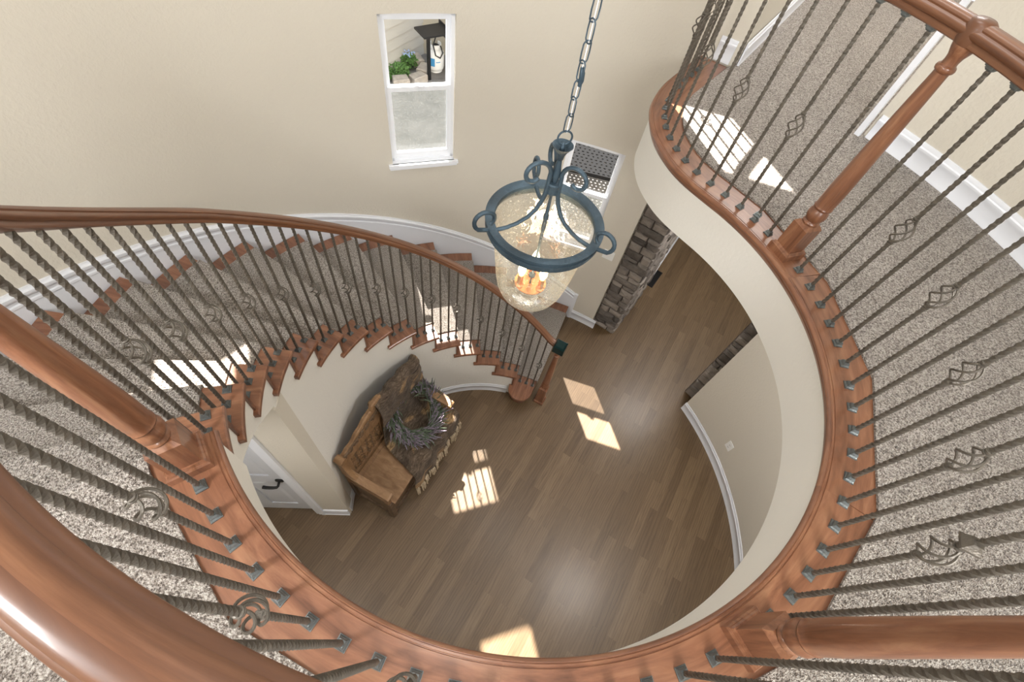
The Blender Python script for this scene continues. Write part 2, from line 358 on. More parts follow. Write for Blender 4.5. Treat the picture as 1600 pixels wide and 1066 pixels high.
def cyl_wall(name, R, t0, t1, z0, z1, holes=(), th=0.095, mat='wall', step=2.0):
    ts = set([t0, t1]); zs = set([z0, z1])
    for h in holes: ts.update(h[:2]); zs.update(h[2:4])
    x = t0
    while x < t1: ts.add(x); x += step
    ts = sorted(ts); zs = sorted(zs)
    T = [ts[0]]
    for t in ts[1:]:
        if t - T[-1] > 0.05: T.append(t)
        elif any(abs(t - h[q]) < 1e-6 for h in holes for q in (0, 1)): T[-1] = t
    ts = T
    mb = MB(); ids = {}
    def vid(t, z, o):
        k = (round(t, 4), round(z, 4), o)
        if k not in ids: ids[k] = mb.vert(P(R + (th if o else 0), t, z))
        return ids[k]
    def inh(i, j):
        if i < 0 or j < 0 or i >= len(ts) - 1 or j >= len(zs) - 1: return True
        tm = (ts[i] + ts[i + 1]) / 2; zm = (zs[j] + zs[j + 1]) / 2
        return any(h[0] < tm < h[1] and h[2] < zm < h[3] for h in holes)
    for i in range(len(ts) - 1):
        for j in range(len(zs) - 1):
            if inh(i, j): continue
            a, c, z, y = ts[i], ts[i + 1], zs[j], zs[j + 1]
            mb.face([vid(a, z, 0), vid(a, y, 0), vid(c, y, 0), vid(c, z, 0)]); mb.face([vid(a, z, 1), vid(c, z, 1), vid(c, y, 1), vid(a, y, 1)])
            if inh(i - 1, j): mb.face([vid(a, z, 0), vid(a, z, 1), vid(a, y, 1), vid(a, y, 0)])
            if inh(i + 1, j): mb.face([vid(c, z, 0), vid(c, y, 0), vid(c, y, 1), vid(c, z, 1)])
            if inh(i, j - 1): mb.face([vid(a, z, 0), vid(c, z, 0), vid(c, z, 1), vid(a, z, 1)])
            if inh(i, j + 1): mb.face([vid(a, y, 0), vid(a, y, 1), vid(c, y, 1), vid(c, y, 0)])
    return struct(mb.build(name, mat, smooth=40))
CEIL = 2.9
W1 = (100.85, 113.0, -1.19, -0.06); W2 = (67.1, 78.4, -1.98, -0.87)
W3 = (67.0, 78.4, 0.98, 1.95); W4 = (100.85, 113.0, 0.96, 2.0); W5 = (134.2, 146.0, 0.98, 1.87)
cyl_wall('wall_back', RO, 56.6, 186.0, FL, CEIL, holes=(W1, W2, W3, W4, W5, (56.6, 59.7, FL, -0.335)))
cyl_wall('wall_back_filler', RO + 0.10, 56.3, 61.5, FL, -0.33)  # unseen filler behind the stone, added to stop sun leaking through the gap
cyl_wall('wall_left', RO, 186.0, 262.0, FL, CEIL)
cyl_wall('wall_front', RO, 262.0, 318.0, FL, -0.04)

cyl_wall('wall_right', RO, -42.0, 26.3, FL, CEIL)
cyl_wall('wall_right_upper', RO, 26.3, 35.4, -0.32, CEIL)
cl = MB(); cl.prism([(-3.2, -3.8), (5.9, -3.8), (5.9, 6.4), (2.0, 6.4), (1.6, 3.5), (0.3, 3.75), (-1.6, 3.2), (-3.2, 1.2)], CEIL, CEIL + 0.1)
struct(cl.build('ceiling', 'ceil'))

# unseen alcove behind the camera, added to set the front fill lamp further back
AL = [(-0.45, -3.6), (2.7, -3.6), (2.16, -0.50), (1.70, -0.90), (0.95, -1.28), (0.3, -1.40), (-0.08, -1.36)]
mb = MB(); mb.prism(AL, -0.32, 0.009); struct(mb.build('floor_alcove', 'carpet'))
mb = MB(); mb.box((-0.5, -3.72, -0.3), (2.8, -3.6, CEIL)); struct(mb.build('wall_alcove_end', 'wall'))
def flat_wall(name, p0, p1, z0, z1, th=0.12, side=1, mat='wall'):
    d = Vector((p1[0] - p0[0], p1[1] - p0[1])).normalized(); n = Vector((-d.y, d.x)) * th * side
    q = [p0, p1, (p1[0] + n.x, p1[1] + n.y), (p0[0] + n.x, p0[1] + n.y)]
    if side < 0: q = q[::-1]
    mb = MB(); mb.prism(q, z0, z1); return struct(mb.build(name, mat))
flat_wall('wall_alcove_left', (-0.075, -1.34), (-0.45, -3.65), 0.0, CEIL, 0.12, -1)
flat_wall('wall_alcove_right', (2.11, -0.55), (2.7, -3.65), 0.0, CEIL, 0.12, 1)
# hall on the entry level and hall above, radiating away from the round room
flat_wall('wall_hall_left', (1.80, 3.19), (3.55, 5.75), FL, -0.33, 0.14, 1)
flat_wall('wall_hall_right', (2.52, 2.19), (5.6, 5.00), FL, -0.33, 0.14, -1)
flat_wall('wall_hall_end', (3.3, 5.75), (5.8, 4.7), FL, -0.33, 0.14, 1)
flat_wall('wall_upper_hall_left', (1.66, 3.19), (3.45, 5.61), 0.0, CEIL, 0.14, 1)
flat_wall('wall_upper_hall_right', (2.36, 2.52), (5.9, 4.6), 0.0, CEIL, 0.12, -1)
flat_wall('wall_upper_hall_end', (3.2, 5.95), (5.9, 4.62), 0.0, CEIL, 0.12, 1)

# ---- landing: slab, carpet, wood edge
inner_f = offset_path(-0.062)
hall = [(1.64, 3.20), (3.2, 5.6), (5.5, 4.5), (2.33, 2.50)]
outer = [P(RO + 0.05, t) for t in range(34, -151, -4)]
poly = [(p[0], p[1]) for p in inner_f] + hall + outer
poly_ccw = poly[::-1] if sum(poly[i][0] * poly[(i + 1) % len(poly)][1] - poly[(i + 1) % len(poly)][0] * poly[i][1] for i in range(len(poly))) < 0 else poly
mb = MB(); mb.prism(poly_ccw, -0.32, -0.03)
struct(mb.build('wall_fascia', 'fascia', smooth=30))
# carpet with the polygonal inner edge of the photo
cin = [P(1.333, t) for t in (-149.5, -127, -104, -81, -58, -35, -11, 10, 30)]
off = offset_path(0.105)
iS = next(i for i, p in enumerate(BPATH) if p.y > 1.88)
cin += [(p[0], p[1]) for p in off[iS:-14:3]]
cin += [(1.595, 3.145), (1.67, 3.20)]
cp = cin + [(3.25, 5.60), (5.5, 4.5), (2.33, 2.50)] + [P(RO + 0.02, t) for t in range(34, -151, -4)]
cpc = cp[::-1] if sum(cp[i][0] * cp[(i + 1) % len(cp)][1] - cp[(i + 1) % len(cp)][0] * cp[i][1] for i in range(len(cp))) < 0 else cp
mb = MB(); mb.prism(cpc, -0.035, 0.010)
struct(mb.build('floor_landing', 'carpet'))
# wood strip with a moulded nosing, in four boards with fine joints
prof = [(0.115, -0.029), (0.115, 0.0), (-0.060, 0.0), (-0.0615, -0.0025), (-0.0635, -0.0025), (-0.065, 0.0), (-0.0705, 0.0), (-0.072, -0.0022), (-0.0735, -0.0022), (-0.075, -0.0008), (-0.0795, -0.004), (-0.083, -0.009), (-0.084, -0.016), (-0.081, -0.023), (-0.074, -0.028),
        (-0.071, -0.030), (-0.073, -0.037), (-0.071, -0.043), (-0.067, -0.050), (-0.062, -0.060), (-0.058, -0.060), (-0.058, -0.029)]
cuts = [0, 38, 96, 152, len(BP3) - 1]
def iang(deg): return min(range(len(BPATH)), key=lambda i: (BPATH[i] - Vector(P(RB, deg))).length)
cuts = [0, iang(-96), iang(-36), iang(12), len(BP3) - 1]
for q in range(4):
    seg = BP3[cuts[q]:cuts[q + 1] + 1]
    if q < 3:
        e = Vector(seg[-1]); d = (e - Vector(seg[-2])).normalized(); seg = seg[:-1] + [tuple(e - d * 0.0012)]
    mb = MB(); mb.sweep(seg, prof, u0=q * 3.7); struct(mb.build('trim_%d' % (q + 1), 'oak', smooth=35))

# ================================================================== STAIRS
def zs(k): return -RISE * k
SOF = lambda th: -0.32 - 0.0205 * (211.35 - th)
# wall under the stairs: stepped top, soffit over the door recess, full height beyond it
mb = MB(); TH = 0.10; thc = 185.7
def sector(mb, R0, R1, ta, tb, zl, zh, n=5):
    """zl, zh: number or function of angle"""
    fl_ = zl if callable(zl) else (lambda t: zl); fh_ = zh if callable(zh) else (lambda t: zh); rows = []
    for i in range(n + 1):
        t = ta + (tb - ta) * i / n
        rows.append([P(R0, t, fl_(t)), P(R0, t, fh_(t)), P(R1, t, fh_(t)), P(R1, t, fl_(t))])
    ids = mb.grid(rows, True); mb.face(ids[0]); mb.face(ids[-1][::-1])
for k in range(1, 16):
    ta, tb = A(k - 1), A(k); zt = zs(k) - 0.012
    if tb > thc: sector(mb, RST, RST + TH, ta, tb, SOF, zt)
    elif ta > thc:
        sector(mb, RST, RST + TH, ta, thc, SOF, zt, 3); sector(mb, RST, RST + TH, thc, tb, FL, zt, 3)
    else: sector(mb, RST, RST + TH, ta, tb, FL, zt)
struct(mb.build('wall_stair', 'fascia', smooth=30))
# soffit under the upper flight
mb = MB(); sector(mb, RST + 0.05, RO, 212.0, thc, SOF, lambda t: SOF(t) + 0.05, 12); struct(mb.build('ceiling_soffit', 'fascia'))
# wall with the door below the landing
dy = 0.965
mb = MB()
mb.box((-1.205, dy, FL), (-0.915, dy + 0.10, -0.86)); mb.box((-2.06, dy, FL), (-1.99, dy + 0.10, -0.9)); mb.box((-1.99, dy, FL + 2.03), (-1.205, dy + 0.10, -0.89))
struct(mb.build('wall_door', 'wall'))

st = thing('staircase', 'curved staircase with speckled carpet runner and oak tread ends along round beige wall', 'staircase', (0, 0, 0))
RIN = 1.17; ROUT = RO - 0.02
def tread_outline(k, nose=0.03):
    ta, tb = A(k - 1), A(k)
    def fr(R, th, s_):   # point s_ metres forward (down the stair) of angle th at radius R
        x, y = P(R, th); a = radians(th); return (x + sin(a) * s_, y - cos(a) * s_)
    pts = []
    pts.append(fr(RIN, ta, -0.028)); pts.append(fr(RST + 0.015, ta, -0.028)); pts.append(fr(RST + 0.015, ta, 0.0))
    pts.append(fr(ROUT, ta, 0.0))
    pts += [P(ROUT, ta + (tb - ta) * i / 4) for i in (1, 2, 3)]
    pts.append(fr(ROUT, tb, nose)); pts.append(fr(RIN, tb, nose))
    pts += [P(RIN, tb + (ta - tb) * i / 4) for i in (0.6, 2, 3, 3.6)]
    return pts
def ccw(p):
    a = sum(p[i][0] * p[(i + 1) % len(p)][1] - p[(i + 1) % len(p)][0] * p[i][1] for i in range(len(p)))
    return p if a > 0 else p[::-1]
for k in range(1, 16):
    th_mid = (A(k - 1) + A(k)) / 2
    mb = MB()
    if k < 15: mb.prism(ccw(tread_outline(k)), zs(k) - 0.027, zs(k), bevel=0.005)
    else:
        # starting step with a rounded end that bulges into the room
        a0, a1 = A(14), A(15)
        base = [P(ROUT, a0), P(ROUT, (a0 + a1) / 2), P(ROUT, a1 - 0.7)]
        r0 = P(1.17, a1 - 1.6); r1 = P(1.17, a0 + 1.2); cxx, cyy = ((r0[0] + r1[0]) / 2, (r0[1] + r1[1]) / 2)
        rad = hypot(r0[0] - r1[0], r0[1] - r1[1]) / 2; an0 = atan2(r0[1] - cyy, r0[0] - cxx); an1 = atan2(r1[1] - cyy, r1[0] - cxx)
        if an1 > an0: an1 -= 2 * pi
        arc = [(cxx + rad * cos(an0 + (an1 - an0) * i / 18), cyy + rad * sin(an0 + (an1 - an0) * i / 18)) for i in range(19)]
        mb.prism(ccw(base + arc + [P(RST + 0.02, a0 + 1.2), P(RST + 0.02, a0)]), zs(k) - 0.027, zs(k), bevel=0.005)
    o = mb.build('tread', 'oakd', st, smooth=30)
    # grain along the radius
# wood veneer material oriented per tread would need an own frame: UVs laid out along the radius
for o in [c for c in st.children if c.name.startswith('tread')]:
    me = o.data; ul = me.uv_layers.new(name='UVMap')
    vs_ = [v.co for v in me.vertices]; cxm = sum(v.x for v in vs_) / len(vs_); cym = sum(v.y for v in vs_) / len(vs_)
    a = atan2(cym - CY, cxm - CX); off_u = random.random() * 9
    for po in me.polygons:
        for li in po.loop_indices:
            c = me.vertices[me.loops[li].vertex_index].co; dx, dy_ = c.x - CX, c.y - CY
            ul.data[li].uv = (dx * cos(a) + dy_ * sin(a) + off_u, -dx * sin(a) + dy_ * cos(a) + c.z * 0.9)
    me.materials[0] = M['oak']
for k in range(0, 16):     # riser k stands under the front edge of tread k
    mb = MB(); a = A(k); zt = zs(k) - 0.027 if k else -0.03; zb = zs(k + 1)
    if k < 15:
        rad_ = radians(a); fx, fy = sin(rad_), -cos(rad_)
        p0 = P(RST - 0.010, a); p1 = P(ROUT, a)
        q = [p0, p1, (p1[0] + fx * 0.014, p1[1] + fy * 0.014), (p0[0] + fx * 0.014, p0[1] + fy * 0.014)]
        q2 = [(x - fx * 0.004, y - fy * 0.004) for x, y in q]
        mb.prism(ccw(q2), zb, zt)
    else:
        a0, a1 = A(14), A(15)
        r0 = P(1.20, a1); r1 = P(1.20, a0 - 0.6); cxx, cyy = ((r0[0] + r1[0]) / 2, (r0[1] + r1[1]) / 2)
        rad = hypot(r0[0] - r1[0], r0[1] - r1[1]) / 2; an0 = atan2(r0[1] - cyy, r0[0] - cxx); an1 = atan2(r1[1] - cyy, r1[0] - cxx)
        if an1 > an0: an1 -= 2 * pi
        arc = [(cxx + rad * cos(an0 + (an1 - an0) * i / 18), cyy + rad * sin(an0 + (an1 - an0) * i / 18)) for i in range(19)]
        mb.prism(ccw([P(ROUT, a0 - .6), P(ROUT, a1)] + arc), FL, zs(15) - 0.027)
    mb.build('riser', 'oakd', st, smooth=30)
# carpet runner: one strip wrapped over all treads
CR0, CR1 = 1.325, 2.325
prof_c = [(A(0), -0.05, 0.0105), (A(0), 0.0, 0.0125)]
for k in range(0, 16):
    z0 = zs(k); a = A(k)
    ap = A(k - 1) if k else a
    if k:
        prof_c += [(ap, 0.026, z0 + 0.012), ('mid', ap, a, 0.35, z0 + 0.012), ('mid', ap, a, 0.7, z0 + 0.012)]
    prof_c += [(a, 0.030, z0 + 0.011), (a, 0.038, z0 + 0.007), (a, 0.042, z0 - 0.004), (a, 0.041, z0 - 0.018), (a, 0.036, z0 - 0.028), (a, 0.026, z0 - 0.033), (a, 0.023, z0 - 0.05), (a, 0.022, z0 - RISE + 0.02)]
    if k == 15: prof_c[-1] = (a, 0.022, z0 - RISE + 0.004)
mb = MB(); rows = []
for e in prof_c:
    row = []
    for i in range(9):
        R = CR0 + (CR1 - CR0) * i / 8
        if e[0] == 'mid':
            t_ = e[1] + (e[2] - e[1]) * e[3]; x, y = P(R, t_); row.append((x, y, e[4]))
        else:
            x, y = P(R, e[0]); r_ = radians(e[0]); row.append((x + sin(r_) * e[1], y - cos(r_) * e[1], e[2]))
    rows.append(row)
ids = mb.grid(rows)
# skirts that close the sides down to the wood
for col_, in ((0,), (8,)):
    low = []
    for e, row in zip(prof_c, ids):
        x, y, z = mb.v[row[col_]]; c = 0.012
        if e[0] != 'mid' and e[2] < zs(0) + 9 and len(e) == 3:
            r_ = radians(e[0]); back = min(c, e[1] - 0.012) if e[2] % 1 else c
            low.append(mb.vert((x - sin(r_) * 0.011, y + cos(r_) * 0.011, z - 0.011)))
        else: low.append(mb.vert((x, y, z - 0.011)))
    for i in range(len(low) - 1): mb.face([ids[i][col_], ids[i + 1][col_], low[i + 1], low[i]])
mb.build('carpet_runner', 'carpet', st, smooth=50, fix=False)

# skirt board along the outer wall and baseboards
def base_prof(h): return [(0, 0), (0, h), (-0.006, h), (-0.010, h - 0.012), (-0.010, h - 0.022), (-0.015, h - 0.028), (-0.015, h - 0.042), (-0.011, h - 0.048), (-0.011, 0.02), (-0.014, 0.012), (-0.014, 0)]
def cyl_sweep(name, R, t0, t1, zf, prof, mat='trim', n=None, sgn=1):
    n = n or max(6, int(abs(t1 - t0) / 2)); mb = MB()
    rows = []
    for i in range(n + 1):
        t = t0 + (t1 - t0) * i / n; z = zf(t) if callable(zf) else zf
        rows.append([P(R + o * sgn, t, z + h) for o, h in prof])
    ids = mb.grid(rows, True)
    tr = tessellate_polygon([[Vector((o, h, 0)) for o, h in prof]])
    for t in tr: mb.face([ids[0][q] for q in t]); mb.face([ids[-1][q] for q in t])
    return struct(mb.build(name, mat, smooth=35))
sk_top = lambda t: -0.585 - (174.55 - t) * (2.086 / 106.57)
SKP = [(0, 0), (0, -0.42), (-0.012, -0.42), (-0.012, -0.095), (-0.020, -0.088), (-0.020, -0.074), (-0.014, -0.068), (-0.016, -0.050), (-0.026, -0.042), (-0.030, -0.030), (-0.030, -0.016), (-0.018, -0.010), (-0.015, 0)]
cyl_sweep('baseboard_stair', RO, 212.0, 66.9, sk_top, SKP, n=80)
mb = MB(); sector(mb, RO - 0.022, RO, 66.9, 65.9, FL, sk_top(66.9) + 0.0, 2); struct(mb.build('trim_5', 'trim'))
cyl_sweep('baseboard_back', RO, 65.9, 58.6, FL, base_prof(0.14))
cyl_sweep('baseboard_right', RO, 26.4, -42, FL, base_prof(0.14))
cyl_sweep('baseboard_inner', RST, 185.6, 79.5, FL, base_prof(0.13), sgn=1)
mb = MB(); mb.box((-1.135, dy - 0.014, FL), (-0.925, dy, FL + 0.13)); mb.box((-1.135, dy - 0.018, FL), (-0.922, dy, FL + 0.012)); struct(mb.build('baseboard_door', 'trim'))
cyl_sweep('baseboard_landing', RO, 35.0, -90, 0.008, base_prof(0.14))
cyl_sweep('baseboard_upper_back', RO, 59.9, 57.3, 0.008, base_prof(0.14), n=3)
def straight_base(name, p0, p1, z, h=0.14, side=1):
    path = [(p0[0], p0[1], z), (p1[0], p1[1], z)]; mb = MB(); mb.sweep(path, [(-o * side, hh) for o, hh in base_prof(h)]); return struct(mb.build(name, 'trim'))
straight_base('baseboard_upper_hall', (1.655, 3.17), (3.45, 5.60), 0.008)
straight_base('baseboard_upper_end', (3.4, 5.62), (5.9, 4.6), 0.008)
straight_base('baseboard_hall_left', (2.32, 3.92), (3.50, 5.70), FL)
straight_base('baseboard_hall_right', (3.52, 3.18), (5.5, 4.99), FL, side=-1)
# casing at the mouth of the upper hall
mb = MB(); mb.box((-0.006, -0.010, 0), (0.026, 0.016, 2.1), Matrix.Translation((2.245, 2.52, 0.008)) @ Matrix.Rotation(radians(125), 4, 'Z')); struct(mb.build('trim_6', 'trim'))

# ================================================================== WINDOWS
def window(n, hole, sun_screen=True, sill=True):
    t0, t1, z0, z1 = hole; tm = (t0 + t1) / 2; hw = RO * sin(radians((t1 - t0) / 2)) + 0.004; H_ = z1 - z0
    e = bpy.data.objects.new('window_%d' % n, None); COL.objects.link(e); e['kind'] = 'structure'
    px, py = P(RO * cos(radians((t1 - t0) / 2)), tm); e.location = (px, py, z0); e.rotation_euler = (0, 0, radians(tm - 90))   # local +y points outdoors
    d0 = 0.045; fw = 0.027
    mb = MB()
    mb.box((-hw, d0, 0), (-hw + fw, d0 + 0.06, H_)); mb.box((hw - fw, d0, 0), (hw, d0 + 0.06, H_)); mb.box((-hw, d0, 0), (hw, d0 + 0.06, fw)); mb.box((-hw, d0, H_ - fw), (hw, d0 + 0.06, H_))
    mb.build('window_frame', 'frame', e)
    mid = H_ * 0.535; iw = hw - fw; sw = 0.027
    for nm, a, c, yo in ((('sash', fw, mid + 0.02, d0 + 0.004), ('sash', mid - 0.02, H_ - fw, d0 + 0.028)) if n < 3 else (('sash', fw, H_ - fw, d0 + 0.016),)):
        mb = MB()
        mb.box((-iw, yo, a), (-iw + sw, yo + 0.03, c)); mb.box((iw - sw, yo, a), (iw, yo + 0.03, c)); mb.box((-iw + sw, yo, a), (iw - sw, yo + 0.03, a + (0.045 if a == fw else 0.035))); mb.box((-iw + sw, yo, c - 0.035), (iw - sw, yo + 0.03, c))
        s_ = mb.build(nm, 'frame', e)
        mb = MB(); mb.box((-iw + sw, yo + 0.012, a + 0.03), (iw - sw, yo + 0.016, c - 0.03)); mb.build('pane', 'glass', s_)
    if n < 3: mb = MB(); mb.box((-0.035, d0 - 0.004, mid + 0.008), (0.035, d0 + 0.016, mid + 0.030)); mb.box((-0.006, d0 - 0.018, mid + 0.026), (0.03, d0 + 0.01, mid + 0.034)); mb.build('latch', 'frame', e)
    if sun_screen:
        mb = MB(); mb.box((-iw, d0 + 0.052, fw), (iw, d0 + 0.053, mid)); mb.build('insect_screen', 'screen', e)
    if sill:
        mb = MB(); mb.box((-hw - 0.03, -0.032, -0.020), (hw + 0.03, 0.0, 0.004)); mb.box((-hw + 0.002, -0.01, -0.002), (hw - 0.002, d0, 0.004)); mb.box((-hw - 0.022, -0.016, -0.048), (hw + 0.022, 0.003, -0.018)); mb.build('window_sill', 'frame', e)
    return e
for i, h in enumerate((W1, W2, W3, W4, W5)): window(i + 1, h, sun_screen=(i < 2))

# ================================================================== DOOR under the landing
de = bpy.data.objects.new('door_1', None); COL.objects.link(de); de['kind'] = 'structure'; de.location = (-1.218, dy, FL)
mb = MB(); D0 = 0.030; w_, h_ = 0.76, 2.02
mb.box((-w_, D0 + 0.012, 0.008), (0, D0 + 0.04, h_))
px = [(-w_, -w_ + 0.11), (-0.165 - 0.19 - 0.05, -0.165 - 0.19 + 0.045), (-0.115, 0)]
mb.box((-w_, D0, 0.008), (-w_ + 0.115, D0 + 0.012, h_)); mb.box((-0.115, D0, 0.008), (0, D0 + 0.012, h_)); mb.box((-0.425, D0, 0.008), (-0.335, D0 + 0.012, h_))
for a, c in ((0.008, 0.19), (0.84, 1.0), (1.62, 1.74), (1.90, h_)):
    for x0, x1 in ((-w_ + 0.115, -0.425), (-0.335, -0.115)): mb.box((x0, D0, a), (x1, D0 + 0.012, c))
for a, c in ((0.19, 0.84), (1.0, 1.62), (1.74, 1.90)):
    for x0, x1 in ((-w_ + 0.115, -0.425), (-0.335, -0.115)):
        i_ = 0.035; rows = [[(x0 + o, D0 + d, a + o), (x1 - o, D0 + d, a + o), (x1 - o, D0 + d, c - o), (x0 + o, D0 + d, c - o)] for o, d in ((0.006, 0.0115), (0.006, 0.0105), (i_, 0.003))]
        q = mb.grid(rows, True); mb.face(q[-1])
mb.build('door_leaf', 'door', de)
mb = MB()
cprof = [(0.0, -0.004), (0.0, 0.012), (0.012, 0.016), (0.03, 0.016), (0.045, 0.020), (0.07, 0.020), (0.072, -0.0)]
for x0, x1, y0 in ((0.006, 0.030, -0.012), (0.028, 0.056, -0.017), (0.054, 0.080, -0.021)): mb.box((x0, y0, 0), (x1, 0.0, 2.10)); mb.box((-w_ - 0.08, y0, 2.035 + x0 - 0.006), (x1, 0.0, 2.035 + x1 - 0.006))
mb.box((0.0, -0.006, 0), (0.013, 0.09, 2.04)); mb.box((-w_ - 0.013, 0, 2.03), (0.013, 0.09, 2.043))
mb.build('door_casing', 'trim', de)
mb = MB(); mb.lathe([(0.0, -0.012), (0.028, -0.010), (0.033, -0.004), (0.033, 0.003)], 20, mat=Matrix.Translation((-0.072, D0, 0.905)) @ Matrix.Rotation(radians(-90), 4, 'X'))
mb.tube([(-0.072, D0, 0.905), (-0.072, D0 - 0.045, 0.905), (-0.078, D0 - 0.054, 0.905), (-0.10, D0 - 0.057, 0.903), (-0.13, D0 - 0.057, 0.900), (-0.16, D0 - 0.055, 0.896), (-0.18, D0 - 0.052, 0.893)], lambda t: 0.009 + 0.004 * t, 10)
mb.box((-0.003, D0 - 0.002, 0.90), (0.004, D0 + 0.01, 0.96)); mb.build('door_handle', 'black', de, smooth=40)

# ================================================================== RAILINGS
HTOP = 0.892
def shoe_mesh():
    mb = MB(); mb.frustum(0, 0.0165, 0.005, 0.0165); mb.frustum(0.005, 0.0150, 0.011, 0.0115); mb.frustum(0.011, 0.0125, 0.015, 0.0120); mb.frustum(0.015, 0.0115, 0.022, 0.0085); return mb
def bar(mb, z0, z1, ph=0.0):
    pitch = 0.021; n = max(2, int((z1 - z0) / (pitch / 3))); r = 0.0083; rows = []
    for i in range(n + 1):
        z = z0 + (z1 - z0) * i / n; tw = min(1.0, (z - z0) / 0.03, (z1 - z) / 0.03); a0 = ph + (z / pitch) * pi / 2
        rows.append([(r * (0.80 if j % 2 else 1) * cos(a0 + j * pi / 4), r * (0.80 if j % 2 else 1) * sin(a0 + j * pi / 4), z) for j in range(8)])
    ids = mb.grid(rows, True); mb.face(ids[0][::-1]); mb.face(ids[-1])
MESH = {}
def keep(key, mb, name, mats, smooth=None):
    o = mb.build(name, mats, smooth=smooth); MESH[key] = o.data; bpy.data.objects.remove(o); return MESH[key]
def baluster_meshes(key, h, basket=None):
    mb = MB()
    if basket is None: bar(mb, 0.004, h)
    else: bar(mb, 0.004, basket - 0.062); bar(mb, basket + 0.062, h)
    keep(key, mb, 'baluster', 'iron', 25)
mb = shoe_mesh(); keep('shoe', mb, 'shoe', 'shoe', None)
mb = MB(); mb.frustum(0, 0.0085, 0.005, 0.0115); mb.frustum(0.005, 0.0125, 0.010, 0.0125); mb.frustum(0.010, 0.0155, 0.016, 0.0165); keep('collar', mb, 'collar', 'shoe', None)
mb = MB(); mb.frustum(0, 0.019, 0.005, 0.019); mb.frustum(0.005, 0.018, 0.013, 0.014); mb.frustum(0.013, 0.014, 0.024, 0.010); keep('loose', mb, 'collar', 'iron', None)
mb = MB()
for q in range(4):
    pts = []
    for i in range(23):
        t = i / 22; a = q * pi / 2 + t * pi * 1.15; r = 0.004 + 0.025 * sin(pi * t) ** 0.85; pts.append((r * cos(a), r * sin(a), -0.052 + 0.104 * t))
    mb.tube(pts, 0.0033, 6)
for zc in (-0.058, -0.050, 0.050, 0.058):
    mb.lathe([(0.006, zc - 0.0045), (0.0105, zc - 0.002), (0.0105, zc + 0.002), (0.006, zc + 0.0045)], 12)
mb.frustum(-0.064, 0.006, -0.045, 0.0055); mb.frustum(0.045, 0.0055, 0.064, 0.006)
keep('basket', mb, 'basket', 'iron', 50)
baluster_meshes('L', HTOP); baluster_meshes('LB', HTOP, 0.432)
for q in range(3): baluster_meshes('S%d' % q, 0.915 + RISE * (6.1 - q * 3.15) / 9.56, 0.432 if q == 2 else None)

def add(name, mesh, parent, loc, rz=0.0):
    o = bpy.data.objects.new(name, mesh); COL.objects.link(o); o.parent = parent; o.location = loc; o.rotation_euler = (0, 0, rz); return o
def baluster(parent, kind, x, y, z, rz, basket=None, collar=True, htop=HTOP):
    bo = add('baluster', MESH[kind], parent, (x, y, z), rz)
    add('shoe', MESH['shoe'], bo, (0, 0, 0), 0)
    if basket: add('basket', MESH['basket'], bo, (0, 0, basket), random.uniform(0, 1.5))
    if collar: add('collar', MESH['collar'], bo, (0, 0, htop - 0.016), 0)
    return bo

RAILP = []
half = [(0.0, 0.065), (0.010, 0.0645), (0.018, 0.062), (0.0235, 0.0575), (0.0265, 0.052), (0.0255, 0.0475), (0.0285, 0.045), (0.0335, 0.042), (0.036, 0.036), (0.0355, 0.029), (0.032, 0.0235), (0.0275, 0.021), (0.0265, 0.016), (0.0275, 0.012), (0.0265, 0.004), (0.022, 0.0), (0.011, 0.0)]
RAILP = half + [(-x, z) for x, z in half[::-1] if x > 0]
def newel_part(parent, x, y, z, rz, label=None):
    e = MB()
    Mx = Matrix.Translation((0, 0, 0))
    e.frustum(0.0, 0.057, 0.030, 0.057); e.frustum(0.030, 0.057, 0.036, 0.053); e.frustum(0.036, 0.051, 0.044, 0.047)
    e.frustum(0.044, 0.0425, 0.165, 0.0425); e.frustum(0.165, 0.0425, 0.182, 0.030)
    pr = [(0.030, 0.170), (0.034, 0.182), (0.036, 0.188), (0.034, 0.194), (0.030, 0.198), (0.034, 0.205), (0.0395, 0.218), (0.041, 0.230), (0.039, 0.242), (0.034, 0.252), (0.0325, 0.256), (0.038, 0.262), (0.039, 0.268), (0.036, 0.274),
          (0.0375, 0.30), (0.0375, 0.36), (0.0345, 0.47), (0.0305, 0.60), (0.0265, 0.72), (0.0235, 0.80), (0.0235, 0.812), (0.029, 0.817), (0.031, 0.824), (0.029, 0.831), (0.0225, 0.836), (0.0215, 0.846), (0.024, 0.860), (0.033, 0.880), (0.036, 0.890), (0.036, 0.900), (0.030, 0.904)]
    e.lathe(pr, 28)
    o = e.build('newel_post', 'oakv', parent, smooth=35, loc=(x, y, z)); o.rotation_euler = (0, 0, rz)
    c = MB(); c.lathe([(0.030, 0.890), (0.039, 0.894), (0.042, 0.905), (0.042, 0.940), (0.038, 0.953), (0.028, 0.960), (0.0, 0.962)], 28)
    co = c.build('newel_cap', 'rail', o, smooth=40)
    return o

